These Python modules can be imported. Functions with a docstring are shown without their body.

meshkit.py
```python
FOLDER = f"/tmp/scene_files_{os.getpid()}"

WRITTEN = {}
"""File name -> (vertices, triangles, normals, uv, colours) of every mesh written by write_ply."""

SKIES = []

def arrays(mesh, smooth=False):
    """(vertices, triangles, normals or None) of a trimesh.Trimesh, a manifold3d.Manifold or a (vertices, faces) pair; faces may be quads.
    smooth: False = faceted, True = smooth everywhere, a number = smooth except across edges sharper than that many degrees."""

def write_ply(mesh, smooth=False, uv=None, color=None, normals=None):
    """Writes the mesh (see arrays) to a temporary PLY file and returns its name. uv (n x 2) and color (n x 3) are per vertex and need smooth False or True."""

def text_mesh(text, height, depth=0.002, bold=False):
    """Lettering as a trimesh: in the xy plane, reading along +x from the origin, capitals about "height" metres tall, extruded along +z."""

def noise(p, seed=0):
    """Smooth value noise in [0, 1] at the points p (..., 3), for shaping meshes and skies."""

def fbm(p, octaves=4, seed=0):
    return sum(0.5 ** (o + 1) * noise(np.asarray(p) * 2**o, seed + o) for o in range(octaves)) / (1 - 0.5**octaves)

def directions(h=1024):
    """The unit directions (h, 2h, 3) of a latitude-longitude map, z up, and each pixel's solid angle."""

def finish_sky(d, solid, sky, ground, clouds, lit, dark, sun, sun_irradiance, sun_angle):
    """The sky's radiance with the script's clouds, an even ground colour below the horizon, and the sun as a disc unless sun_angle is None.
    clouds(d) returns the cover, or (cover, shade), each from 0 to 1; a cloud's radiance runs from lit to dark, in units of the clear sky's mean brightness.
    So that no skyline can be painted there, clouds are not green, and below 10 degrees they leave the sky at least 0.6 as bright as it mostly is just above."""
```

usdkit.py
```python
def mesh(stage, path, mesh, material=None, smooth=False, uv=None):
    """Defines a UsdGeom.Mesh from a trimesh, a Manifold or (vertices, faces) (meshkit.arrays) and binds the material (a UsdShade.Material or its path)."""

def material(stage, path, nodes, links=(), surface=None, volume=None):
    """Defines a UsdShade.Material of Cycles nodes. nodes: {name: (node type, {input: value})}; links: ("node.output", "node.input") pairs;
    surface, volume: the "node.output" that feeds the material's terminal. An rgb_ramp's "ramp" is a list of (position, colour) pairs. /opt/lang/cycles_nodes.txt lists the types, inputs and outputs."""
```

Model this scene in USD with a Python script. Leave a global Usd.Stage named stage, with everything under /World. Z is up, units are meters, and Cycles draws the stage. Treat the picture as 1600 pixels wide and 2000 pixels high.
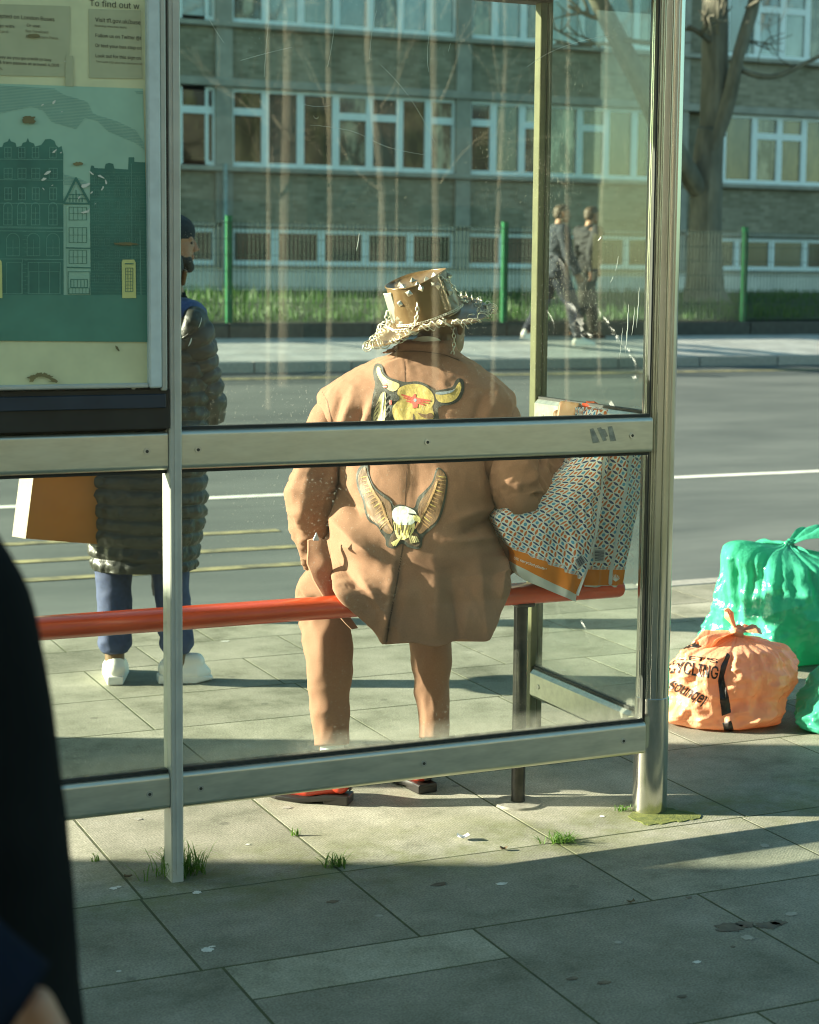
import math, random
import numpy as np, trimesh, usdkit, meshkit
import manifold3d as m3
from shapely import affinity
from shapely.geometry import Polygon, LineString, Point, box as sbox
from shapely.ops import unary_union
from scipy.interpolate import LinearNDInterpolator, NearestNDInterpolator, PchipInterpolator
from pxr import Usd, UsdGeom, UsdLux, UsdShade, Sdf, Gf, Vt

stage = Usd.Stage.CreateInMemory()
UsdGeom.SetStageUpAxis(stage, UsdGeom.Tokens.z)
UsdGeom.SetStageMetersPerUnit(stage, 1.0)
UsdGeom.Xform.Define(stage, '/World')
UsdGeom.Scope.Define(stage, '/World/Looks')
stage.SetDefaultPrim(stage.GetPrimAtPath('/World'))
random.seed(7)
rng = np.random.default_rng(7)

# ------------------------------------------------------------------ camera, sky, sun, exposure
FPX, YAW, PITCH, ROLL, PY, EYE = 3524.46, 0.421838, 0.10557997, 0.00909571, 908.33, 1.6
def _rot():
    cy, sy, cp, sp = math.cos(YAW), math.sin(YAW), math.cos(PITCH), math.sin(PITCH)
    f = np.array([sy*cp, cy*cp, -sp]); r = np.array([cy, -sy, 0]); u = np.cross(r, f)
    c, s = math.cos(ROLL), math.sin(ROLL)
    return np.array([c*r + s*u, -s*r + c*u, f])
RC = _rot(); EYEP = np.array([0, 0, EYE])
cam = UsdGeom.Camera.Define(stage, '/World/camera')
cam.AddTransformOp().Set(Gf.Matrix4d(*RC[0], 0, *RC[1], 0, *(-RC[2]), 0, *EYEP, 1))
cam.CreateHorizontalApertureAttr(56.0); cam.CreateVerticalApertureAttr(70.0)
cam.CreateFocalLengthAttr(FPX/1600*56.0)
cam.CreateVerticalApertureOffsetAttr((PY-1000)/1600*56.0)
cam.CreateFStopAttr(9.5); cam.CreateFocusDistanceAttr(5.3)
cam.CreateClippingRangeAttr(Gf.Vec2f(0.05, 2000))
cam.CreateExposureAttr(2.25)

SUN_EL = math.radians(17.5); SUN_AZ = np.array([-0.910, 0.414])
to_sun = np.array([SUN_AZ[0]*math.cos(SUN_EL), SUN_AZ[1]*math.cos(SUN_EL), math.sin(SUN_EL)])
sun = UsdLux.DistantLight.Define(stage, '/World/sun')
sun.CreateIntensityAttr(1.25); sun.CreateAngleAttr(0.5); sun.CreateNormalizeAttr(True)
sun.CreateColorAttr(Gf.Vec3f(1.0, 0.925, 0.73))
_z = to_sun/np.linalg.norm(to_sun); _x = np.cross([0, 0, 1], _z); _x /= np.linalg.norm(_x); _y = np.cross(_z, _x)
sun.AddTransformOp().Set(Gf.Matrix4d(*_x, 0, *_y, 0, *_z, 0, 0, 0, 0, 1))
sky = UsdLux.DomeLight.Define(stage, '/World/sky')
skym = usdkit.material(stage, '/World/Looks/sky_look', {
    'sky': ('sky_texture', {'sky_type': 'single_scattering', 'sun_disc': False, 'sun_elevation': float(SUN_EL),
            'sun_rotation': float(math.atan2(SUN_AZ[0], SUN_AZ[1])), 'air_density': 1.0, 'aerosol_density': 1.5}),
    'tint': ('mix_color', {'blend_type': 'multiply', 'fac': 1.0, 'b': (0.78, 1.07, 0.93)}),
    'bg': ('background_shader', {'strength': 0.05})},
    [('sky.color', 'tint.a'), ('tint.result', 'bg.color')], surface='bg.background')
UsdShade.MaterialBindingAPI.Apply(sky.GetPrim()).Bind(skym)
sky.GetPrim().SetCustomDataByKey('kind', 'structure')

# ------------------------------------------------------------------ helpers: pixels of the survey to points of the place
def ray(px, py): return RC.T @ np.array([(px-800)/FPX, (PY-py)/FPX, 1.0])
def onz(px, py, z=0.0): d = ray(px, py); return EYEP + d*(z-EYE)/d[2]
def ony(px, py, y): d = ray(px, py); return EYEP + d*y/d[1]
def proj(P): c = (np.asarray(P, float)-EYEP)@RC.T; return np.stack([800+FPX*c[..., 0]/c[..., 2], PY-FPX*c[..., 1]/c[..., 2]], -1)
def onplane(px, py, o, n): d = ray(px, py); return EYEP + d*(np.dot(np.asarray(o)-EYEP, n)/np.dot(d, n))

# ------------------------------------------------------------------ helpers: scene objects
used, origin = {}, {}
def numbered(path):
    k = used.get(path, 0); used[path] = k+1
    return path if k == 0 else f'{path}_{k:03d}'
def tag(p, label=None, cat=None, group=None, kind=None):
    for k, v in (('label', label), ('category', cat), ('group', group), ('kind', kind)):
        if v: p.SetCustomDataByKey(k, v)
    return p
def thing(name, label=None, cat=None, loc=(0, 0, 0), group=None, kind=None):
    path = numbered('/World/'+name)
    x = UsdGeom.Xform.Define(stage, path); x.AddTranslateOp().Set(Gf.Vec3d(*map(float, loc)))
    origin[path] = np.asarray(loc, float)
    return tag(x.GetPrim(), label, cat, group, kind)
def tm(v, f): return trimesh.Trimesh(np.asarray(v, float), np.asarray(f, int), process=False)
def put(name, mesh, mat, parent=None, smooth=40, uv=None, label=None, cat=None, group=None, kind=None):
    if isinstance(mesh, (list,)): mesh = trimesh.util.concatenate(mesh)
    base = '/World' if parent is None else str(parent.GetPath())
    path = numbered(base+'/'+name)
    v, f, _ = meshkit.arrays(mesh, False)
    top = '/'.join(path.split('/')[:3])
    v = np.array(v, float) - origin.get(top, 0.0)
    p = usdkit.mesh(stage, path, tm(v, f), mat, smooth=smooth, uv=uv)
    return tag(p.GetPrim(), label, cat, group, kind)
def copy_of(src, loc, label=None, group=None, name=None, rotz=0.0):
    path = numbered('/World/'+(name or src.GetName()))
    x = UsdGeom.Xform.Define(stage, path); x.AddTranslateOp().Set(Gf.Vec3d(*map(float, loc)))
    if rotz: x.AddRotateZOp().Set(rotz)
    p = x.GetPrim(); p.GetReferences().AddInternalReference(src.GetPath()); p.SetInstanceable(True)
    was = src.GetCustomData()
    return tag(p, label or was.get('label'), was.get('category'), group or was.get('group'))

# ------------------------------------------------------------------ helpers: shapes
def bx(x0, x1, y0, y1, z0, z1, ch=0.0):
    if ch <= 0:
        b = trimesh.creation.box((x1-x0, y1-y0, z1-z0)); b.apply_translation(((x0+x1)/2, (y0+y1)/2, (z0+z1)/2)); return b
    pts = []
    for sx in (0, 1):
        for sy in (0, 1):
            for sz in (0, 1):
                p = np.array([x1 if sx else x0, y1 if sy else y0, z1 if sz else z0]); d = np.array([1-2*sx, 1-2*sy, 1-2*sz])*ch
                for k in range(3): q = p + d; q[k] = p[k]; pts.append(q)
    return m2t(m3.Manifold.hull_points(pts))
def m2t(m): a = m.to_mesh(); return tm(a.vert_properties[:, :3], a.tri_verts)
def rod(p, q, r0, r1=None, n=10):
    p, q = np.asarray(p, float), np.asarray(q, float); r1 = r0 if r1 is None else r1
    return tube([p, q], [r0, r1], n, 1)
def spline(P, n):
    P = np.asarray(P, float); t = np.r_[0, np.cumsum(np.linalg.norm(np.diff(P[:, :3], axis=0), axis=1))]
    if len(P) == 2: k = np.linspace(0, 1, n)[:, None]; return P[0]*(1-k)+P[1]*k
    s = np.linspace(0, t[-1], n); return np.stack([PchipInterpolator(t, P[:, k])(s) for k in range(P.shape[1])], 1)
def tube(P, R, nseg=14, sub=6, disp=None, flat=1.0, flatdir=None, caps=True):
    """Tapered tube through P with radii R; disp(s, theta, points) adds to the radius."""
    P = np.asarray(P, float); R = np.asarray(R, float)
    Q = spline(np.c_[P, R], (len(P)-1)*sub+1); C, r = Q[:, :3], Q[:, 3]
    T = np.gradient(C, axis=0); T /= np.linalg.norm(T, axis=1)[:, None]+1e-12
    up = np.array([0, 0, 1.0]) if flatdir is None else np.asarray(flatdir, float)
    if abs(T[0] @ up) > 0.95 and flatdir is None: up = np.array([0, 1.0, 0])
    a = np.cross(T[0], up); a /= np.linalg.norm(a); A = []
    for t in T: a = a - t*(a@t); a /= np.linalg.norm(a); A.append(a)
    A = np.array(A); B = np.cross(T, A)
    th = np.linspace(0, 2*np.pi, nseg, endpoint=False)
    rr = np.repeat(r[:, None], nseg, 1)
    if disp is not None:
        s = np.r_[0, np.cumsum(np.linalg.norm(np.diff(C, axis=0), axis=1))]
        rr = rr + disp(s[:, None], th[None], C)
    V = C[:, None] + A[:, None]*(np.cos(th)[None]*rr)[..., None] + B[:, None]*(np.sin(th)[None]*rr*flat)[..., None]
    return grid(V, closed=True, caps=caps)
def grid(V, closed=False, caps=False):
    """(rows, columns, 3) points to a mesh; columns wrap when closed; caps close the first and last row."""
    n, k = V.shape[:2]; v = V.reshape(-1, 3); F = []
    i = np.arange(n-1)[:, None]*k; j = np.arange(k if closed else k-1)[None]; j2 = (j+1) % k
    a, b, c, d = i+j, i+j2, i+k+j2, i+k+j
    F = np.concatenate([np.stack([a, b, c], -1).reshape(-1, 3), np.stack([a, c, d], -1).reshape(-1, 3)])
    if caps:
        v = np.vstack([v, V[0].mean(0), V[-1].mean(0)]); q = np.arange(k)
        F = np.vstack([F, np.stack([np.full(k, n*k), (q+1) % k, q], 1), np.stack([np.full(k, n*k+1), (n-1)*k+q, (n-1)*k+(q+1) % k], 1)])
    t = tm(v, F)
    return tm(v, F[:, ::-1]) if closed and t.volume < 0 else t
def sph(c, r, n=20): return m3.Manifold.sphere(r, n).translate(tuple(map(float, c)))
def chain_hull(P, R, n=20):
    s = [sph(p, r, n) for p, r in zip(P, R)]
    if len(s) == 1: return s[0]
    return m3.Manifold.batch_boolean([m3.Manifold.batch_hull([s[i], s[i+1]]) for i in range(len(s)-1)], m3.OpType.Add)
def union(ms): return m3.Manifold.batch_boolean(ms, m3.OpType.Add)
def organic(m, L=0.012, it=8):
    t = m2t(m.refine_to_length(L)); t.merge_vertices(); o = np.array(t.vertices); trimesh.smoothing.filter_taubin(t, iterations=it)
    w = np.array(t.vertices); bad = ~(np.linalg.norm(w-o, axis=1) < 0.02); w[bad] = o[bad]; t.vertices = w; return t
def prism(poly, d, to3):
    """Shapely shape to a sheet of thickness d; to3(x, y, depth) gives the points."""
    out = []
    for g in getattr(poly, 'geoms', [poly]):
        if g.is_empty or g.area < 1e-9: continue
        e = trimesh.creation.extrude_polygon(g, d, engine='earcut'); out.append(tm(to3(e.vertices[:, 0], e.vertices[:, 1], e.vertices[:, 2]), e.faces))
    return trimesh.util.concatenate(out) if out else None
def vnormals(t):
    return meshkit.arrays(t, True)[2] if len(t.vertices) else np.zeros((0, 3))
def displaced(t, fn):
    n = vnormals(t); return tm(t.vertices + n*fn(np.asarray(t.vertices), n)[:, None], t.faces)
def ridged(p, seed=0, o=2):
    return sum(0.5**k*(1-np.abs(2*meshkit.noise(np.asarray(p)*2**k, seed+k)-1)*2) for k in range(o))

class Skin:
    """The front of a mesh as a height over a plane, for print and patches that lie on it."""
    def __init__(s, t, o, u, v, n):
        s.o, s.u, s.v, s.n = map(lambda q: np.asarray(q, float), (o, u, v, n))
        nn = vnormals(t); k = nn @ s.n > 0.05; P = np.asarray(t.vertices)[k]-s.o
        a, b, h = P@s.u, P@s.v, P@s.n
        key = np.round(np.c_[a, b]/0.006).astype(int); order = np.argsort(-h); _, first = np.unique(key[order], axis=0, return_index=True)
        q = order[first]
        s.f = LinearNDInterpolator(np.c_[a[q], b[q]], h[q]); s.g = NearestNDInterpolator(np.c_[a[q], b[q]], h[q])
    def h(s, a, b):
        z = s.f(a, b); bad = np.isnan(z); z[bad] = s.g(a[bad], b[bad]); return z
    def ab(s, px, py): p = onplane(px, py, s.o, s.n)-s.o; return np.array([p@s.u, p@s.v])
    def poly(s, pts): return Polygon([s.ab(*p) for p in pts]).buffer(0)
    def lay(s, poly, off=0.003, thick=0.0015, size=0.012):
        out = []
        for g in getattr(poly, 'geoms', [poly]):
            if g.is_empty or g.area < 2e-7: continue
            e = trimesh.creation.extrude_polygon(g, 1.0, engine='earcut')
            v, f = trimesh.remesh.subdivide_to_size(np.c_[e.vertices[:, :2], e.vertices[:, 2]*size*0.9], e.faces, size, max_iter=12)
            keep = ~np.isnan(s.f(v[:, 0], v[:, 1])); f = np.asarray(f)[keep[np.asarray(f)].all(1)]
            if not len(f): continue
            h = s.h(v[:, 0], v[:, 1]) + off + (v[:, 2]/(size*0.9)-1)*thick
            e = tm(s.o + v[:, :1]*s.u + v[:, 1:2]*s.v + h[:, None]*s.n, f); e.remove_unreferenced_vertices(); out.append(e)
        t = trimesh.util.concatenate(out)
        c = np.cross(s.u, s.v)@s.n
        return t if c > 0 else tm(t.vertices, t.faces[:, ::-1])
def smoothpoly(pts, r=0.004, n=2):
    """Chaikin-rounded outline."""
    P = np.asarray(pts, float)
    for _ in range(n):
        Q = np.roll(P, -1, 0); P = np.stack([0.75*P+0.25*Q, 0.25*P+0.75*Q], 1).reshape(-1, 2)
    return P
def text_poly(s, h, bold=False):
    t = meshkit.text_mesh(s, h, 0.001, bold); out = []
    top = np.asarray(t.vertices)[:, 2] > 0.0009
    f = [q for q in t.faces if top[q].all()]
    return unary_union([Polygon(t.vertices[q][:, :2]) for q in f])

# ------------------------------------------------------------------ materials
def M(name, c, r=0.6, metal=0.0, v=0.2, s=12, detail=4, bump=0.0, bs=60, bd=0.004, c2=None, rnd=0.0, tl=0.0, tlc=None, stretch=None, rv=0.0, extra=None, lo=.3, hi=.7, coords='p'):
    c = np.asarray(c, float); a, b = (c*(1-v), c*(1+v)) if c2 is None else (c, np.asarray(c2, float))
    N = {'g': ('geometry', {}), 'n': ('noise_texture', {'scale': s, 'detail': detail, 'roughness': 0.6}),
         'ramp': ('rgb_ramp', {'ramp': [(lo, tuple(a)), (hi, tuple(b))]}),
         'p': ('principled_bsdf', {'roughness': r, 'metallic': metal, **(extra or {})})}
    L = [('n.fac', 'ramp.fac')]
    src = 'g.position'
    if coords == 'o': N['tc'] = ('texture_coordinate', {}); src = 'tc.object'
    if stretch is not None:
        N['map'] = ('mapping', {'scale': stretch}); L.append((src, 'map.vector')); src = 'map.vector'
    L.append((src, 'n.vector')); col = 'ramp.color'
    if rnd:
        N.update(oi=('object_info', {}), mr=('map_range', {'to_min': 1-rnd, 'to_max': 1+rnd}), cc=('combine_color', {}), mul=('mix_color', {'blend_type': 'multiply', 'fac': 1.0}))
        L += [('oi.random', 'mr.value'), ('mr.result', 'cc.r'), ('mr.result', 'cc.g'), ('mr.result', 'cc.b'), (col, 'mul.a'), ('cc.color', 'mul.b')]; col = 'mul.result'
    L.append((col, 'p.base_color'))
    if rv:
        N['rr'] = ('map_range', {'to_min': max(0.02, r-rv), 'to_max': min(1, r+rv)}); L += [('n.fac', 'rr.value'), ('rr.result', 'p.roughness')]
    if bump:
        N.update(bn=('noise_texture', {'scale': bs, 'detail': 5, 'roughness': 0.65}), bump=('bump', {'strength': bump, 'distance': bd}))
        L += [(src, 'bn.vector'), ('bn.fac', 'bump.height'), ('bump.normal', 'p.normal')]
    surf = 'p.BSDF'
    if tl:
        N.update(t=('translucent_bsdf', {'color': tuple(tlc if tlc is not None else c)}), mc=('mix_closure', {'fac': tl}))
        L += [('p.BSDF', 'mc.closure1'), ('t.BSDF', 'mc.closure2')]; surf = 'mc.closure'
        if bump: L.append(('bump.normal', 't.normal'))
    return usdkit.material(stage, '/World/Looks/'+name, N, L, surface=surf)

def glass_mat(name, tint, ior=1.46, dirt=0.02, foot=None):
    N = {'g': ('geometry', {}), 'fr': ('fresnel', {'IOR': ior}), 'inv': ('math', {'math_type': 'subtract', 'value1': 1.0}), 'mul': ('math', {'math_type': 'multiply'}),
         't': ('transparent_bsdf', {'color': tint}), 'gl': ('glossy_bsdf', {'color': (1, 1, 1), 'roughness': 0.0}), 'mc': ('mix_closure', {}),
         'map': ('mapping', {'scale': (9, 9, 1.2)}), 'n': ('noise_texture', {'scale': 1.0, 'detail': 6, 'roughness': 0.65}),
         'n2': ('noise_texture', {'scale': 120.0, 'detail': 2}), 'm2': ('map_range', {'from_min': 0.66, 'from_max': 0.72, 'to_min': 0.0, 'to_max': 0.25, 'clamp': True}),
         'm1': ('map_range', {'from_min': 0.35, 'from_max': 0.75, 'to_min': dirt*0.15, 'to_max': dirt*1.1, 'clamp': True}),
         'add': ('math', {'math_type': 'add', 'use_clamp': True}), 'd': ('diffuse_bsdf', {'color': (0.55, 0.56, 0.48)}), 'tr': ('translucent_bsdf', {'color': (0.5, 0.5, 0.42)}),
         'dm': ('mix_closure', {'fac': 0.5}), 'out': ('mix_closure', {}),
         'n3': ('noise_texture', {'scale': 40.0, 'detail': 4}), 'mm': ('math', {'math_type': 'multiply', 'value2': 0.0})}
    L = [('g.backfacing', 'inv.value2'), ('fr.fac', 'mul.value1'), ('inv.value', 'mul.value2'), ('mul.value', 'mc.fac'), ('t.BSDF', 'mc.closure1'), ('gl.BSDF', 'mc.closure2'),
         ('g.position', 'map.vector'), ('map.vector', 'n.vector'), ('n.fac', 'm1.value'), ('g.position', 'n2.vector'), ('n2.fac', 'm2.value'),
         ('d.BSDF', 'dm.closure1'), ('tr.BSDF', 'dm.closure2'), ('mc.closure', 'out.closure1'), ('dm.closure', 'out.closure2'), ('g.position', 'n3.vector')]
    N['m2m'] = ('math', {'math_type': 'multiply'}); N['n4'] = ('noise_texture', {'scale': 3.0, 'detail': 3}); N['m4'] = ('map_range', {'from_min': 0.5, 'from_max': 0.7, 'clamp': True})
    L += [('g.position', 'n4.vector'), ('n4.fac', 'm4.value'), ('m2.result', 'm2m.value1'), ('m4.result', 'm2m.value2'), ('m1.result', 'add.value1'), ('m2m.value', 'add.value2')]
    fac = 'add.value'
    if foot is not None:   # grime gathered along the lower edge of the pane
        N.update(sx=('separate_xyz', {}), fz=('map_range', {'from_min': foot, 'from_max': foot+0.07, 'to_min': 0.55, 'to_max': 0.0, 'clamp': True}), fm=('math', {'math_type': 'multiply'}), fa=('math', {'math_type': 'add', 'use_clamp': True}))
        L += [('g.position', 'sx.vector'), ('sx.z', 'fz.value'), ('fz.result', 'fm.value1'), ('n3.fac', 'fm.value2'), ('add.value', 'fa.value1'), ('fm.value', 'fa.value2')]; fac = 'fa.value'
    L.append((fac, 'out.fac'))
    return usdkit.material(stage, '/World/Looks/'+name, N, L, surface='out.closure')

MT = {}
MT['slab'] = None
# ------------------------------------------------------------------ materials of the setting
def slab_look():
    N = {'g': ('geometry', {}), 'oi': ('object_info', {}),
         'big': ('noise_texture', {'scale': 2.6, 'detail': 9, 'roughness': 0.74}), 'fine': ('noise_texture', {'scale': 170, 'detail': 3}),
         'r1': ('rgb_ramp', {'ramp': [(0.28, (0.080, 0.085, 0.052)), (0.47, (0.220, 0.224, 0.168)), (0.70, (0.345, 0.34, 0.272))]}),
         'r2': ('rgb_ramp', {'ramp': [(0.35, (0.72,)*3), (0.65, (1.22,)*3)]}), 'm1': ('mix_color', {'blend_type': 'multiply', 'fac': 1.0}),
         'mr': ('map_range', {'to_min': 0.74, 'to_max': 1.14}), 'cc': ('combine_color', {}), 'm2': ('mix_color', {'blend_type': 'multiply', 'fac': 1.0}),
         # worn gum and drip spots
         'vor': ('voronoi_texture', {'scale': 4.2, 'randomness': 1.0}), 'spot': ('map_range', {'from_min': 0.055, 'from_max': 0.075, 'to_min': 0.42, 'to_max': 0.0, 'clamp': True}),
         'm3': ('mix_color', {'b': (0.06, 0.062, 0.05)}),
         # algae along the foot of the shelter
         'sx': ('separate_xyz', {}), 'sub': ('math', {'math_type': 'subtract', 'value2': 4.44}), 'ab': ('math', {'math_type': 'absolute'}),
         'fa': ('map_range', {'from_min': 0.02, 'from_max': 0.34, 'to_min': 1.0, 'to_max': 0.0, 'clamp': True}), 'nm': ('noise_texture', {'scale': 5.0, 'detail': 6, 'roughness': 0.7}),
         'fm': ('map_range', {'from_min': 0.42, 'from_max': 0.68, 'clamp': True}), 'mm': ('math', {'math_type': 'multiply'}), 'm4': ('mix_color', {'b': (0.115, 0.135, 0.035)}),
         # pimpled press marks
         'map': ('mapping', {'rotation': (0, 0, 0.785), 'scale': (1, 1, 1)}), 'chk': ('voronoi_texture', {'scale': 130, 'randomness': 0.12}),
         'b1': ('bump', {'strength': 0.35, 'distance': 0.002}), 'bn': ('noise_texture', {'scale': 40, 'detail': 6, 'roughness': 0.7}), 'b2': ('bump', {'strength': 0.35, 'distance': 0.004}),
         'p': ('principled_bsdf', {'roughness': 0.72, 'specular_ior_level': 0.35})}
    L = [('g.position', x+'.vector') for x in ('big', 'fine', 'vor', 'nm', 'map', 'bn', 'sx')]
    L += [('map.vector', 'chk.vector'), ('big.fac', 'r1.fac'), ('fine.fac', 'r2.fac'), ('r1.color', 'm1.a'), ('r2.color', 'm1.b'),
          ('oi.random', 'mr.value'), ('mr.result', 'cc.r'), ('mr.result', 'cc.g'), ('mr.result', 'cc.b'), ('m1.result', 'm2.a'), ('cc.color', 'm2.b'),
          ('vor.distance', 'spot.value'), ('spot.result', 'm3.fac'), ('m2.result', 'm3.a'),
          ('sx.y', 'sub.value1'), ('sub.value', 'ab.value1'), ('ab.value', 'fa.value'), ('nm.fac', 'fm.value'), ('fa.result', 'mm.value1'), ('fm.result', 'mm.value2'),
          ('mm.value', 'm4.fac'), ('m3.result', 'm4.a'), ('m4.result', 'p.base_color'),
          ('chk.distance', 'b1.height'), ('bn.fac', 'b2.height'), ('b1.normal', 'b2.normal'), ('b2.normal', 'p.normal')]
    return usdkit.material(stage, '/World/Looks/paving_concrete', N, L, surface='p.BSDF')
SLAB = slab_look()
BED = M('joint_soil', (0.045, 0.05, 0.028), r=0.95, v=0.5, s=14, c2=(0.07, 0.09, 0.03), bump=0.6, bs=120)
KERB = M('kerb_granite', (0.25, 0.25, 0.22), r=0.8, v=0.2, s=30, bump=0.3, bs=90, rnd=0.1)
ASPH = M('asphalt', (0.044, 0.060, 0.058), r=0.85, c2=(0.105, 0.125, 0.115), s=1.3, detail=8, bump=0.5, bs=160, bd=0.006, stretch=(0.35, 1, 1))
WHITE = M('road_paint_white', (0.62, 0.64, 0.58), r=0.7, v=0.25, s=9, bump=0.3, bs=120)
YELL = M('road_paint_yellow', (0.085, 0.088, 0.060), c2=(0.34, 0.31, 0.15), r=0.7, s=7, bump=0.3, bs=120)
FARP = M('far_paving', (0.44, 0.46, 0.42), r=0.8, v=0.2, s=3, detail=8, bump=0.2)
EARTH = M('earth', (0.07, 0.08, 0.05), r=0.95, v=0.3, s=2)
LAWN = M('lawn_soil', (0.028, 0.055, 0.016), r=0.95, v=0.5, s=4)
BLADE = M('grass_blade', (0.022, 0.085, 0.012), r=0.6, c2=(0.055, 0.14, 0.02), s=3, tl=0.25, tlc=(0.06, 0.15, 0.02))

# ------------------------------------------------------------------ ground, pavement, road, far side
prof = [(-400, -0.07), (7.7, -0.07), (7.95, -0.17), (12.9, -0.13), (19.4, 0.40), (19.75, 0.50), (20.9, 0.70), (21.2, 0.92), (23.2, 1.14), (24.5, 1.19), (33.6, 1.2), (500, 1.2)]
xs = np.array([-400, -60, -20, -6, 0, 6, 12, 20, 40, 80, 400.])
put('ground', grid(np.array([[(x, y, z) for x in xs] for y, z in prof])[:, ::1]), EARTH, kind='structure', smooth=False)

def slab(x0, x1, y0, y1, g=0.004, z1=0.0):
    c = 0.002; t = rng.uniform(-0.0003, 0.0003, 3)
    def zz(x, y): return z1 + t[0]*0.6 + t[1]*(x-(x0+x1)/2)/(x1-x0)*2*0.6 + t[2]*(y-(y0+y1)/2)/(y1-y0)*2*0.6
    a = [(x0+g, y0+g), (x1-g, y0+g), (x1-g, y1-g), (x0+g, y1-g)]; b = [(x0+g+c, y0+g+c), (x1-g-c, y0+g+c), (x1-g-c, y1-g-c), (x0+g+c, y1-g-c)]
    v = [(x, y, -0.05) for x, y in a] + [(x, y, zz(x, y)-0.0002) for x, y in a] + [(x, y, zz(x, y)) for x, y in b]
    f = []
    for k in range(4):
        n = (k+1) % 4; f += [(k, n, 4+n), (k, 4+n, 4+k), (4+k, 4+n, 8+n), (4+k, 8+n, 8+k)]
    f += [(8, 9, 10), (8, 10, 11), (0, 2, 1), (0, 3, 2)]
    return tm(v, f)
pave = thing('pavement', kind='structure')
put('joint_bed', bx(-7, 14, -3, 7.872, -0.06, -0.0009), BED, pave, smooth=False)
def row(y0, y1, joints, step=0.645, xa=-1.6, xb=8.25):
    js = sorted(joints)
    while js[0] > xa: js.insert(0, js[0]-step)
    while js[-1] < xb: js.append(js[-1]+step)
    for a, b in zip(js, js[1:]): put('paving_slab', slab(a, b, y0, y1), SLAB, pave, smooth=False)
def slabs(y0, y1, js):
    for a, b in zip(js, js[1:]): put('paving_slab', slab(a, b, y0, y1), SLAB, pave, smooth=False)
row(1.10, 1.80, [0.4]); row(1.80, 2.50, [0.75])
row(2.50, 3.155, [-0.05, 0.6, 1.265, 1.62, 2.26]); row(3.155, 3.85, [1.91, 2.56], xa=1.91)
slabs(3.155, 3.645, [1.265, 1.91]); slabs(3.645, 3.85, [1.265, 1.91]); slabs(3.155, 3.85, [-1.6, -0.7, -0.04, 0.6, 1.265])
row(3.85, 4.365, [1.215, 1.768, 2.425, 3.05]); row(4.365, 5.10, [1.22, 1.77, 2.425, 3.07])
row(5.10, 5.55, [1.49, 2.1, 2.75, 3.4]); row(5.55, 6.02, [1.12, 1.77, 2.44, 3.08]); row(6.02, 6.52, [1.73, 2.44, 3.1])
row(6.52, 7.03, [1.73, 2.40, 3.37]); row(7.03, 7.42, [1.4, 2.05]); row(7.42, 7.868, [1.75, 2.4])
put('outlying_paving', [bx(-7, -2.3, -3, 7.86, -0.05, -0.003), bx(8.95, 14, -3, 7.86, -0.05, -0.003), bx(-2.25, 8.9, -3, 1.09, -0.05, -0.003)], SLAB, pave, smooth=False)
kerb = thing('kerb', kind='structure')
for k in range(24):
    put('kerb_stone', bx(-7+k*0.915+0.003, -7+(k+1)*0.915-0.003, 7.876, 8.03, -0.25, 0.001, 0.012), KERB, kerb)
def road_z(y): return float(np.interp(y, [8.0, 10.5, 12.9, 16.5, 19.6], [-0.115, -0.10, -0.085, 0.19, 0.47]))
ys = np.r_[8.025, np.linspace(8.5, 19.5, 24)]; xs = np.linspace(-60, 90, 60)
put('road', grid(np.array([[(x, y, road_z(y)) for x in xs] for y in ys])), ASPH, kind='structure', smooth=True)
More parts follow.
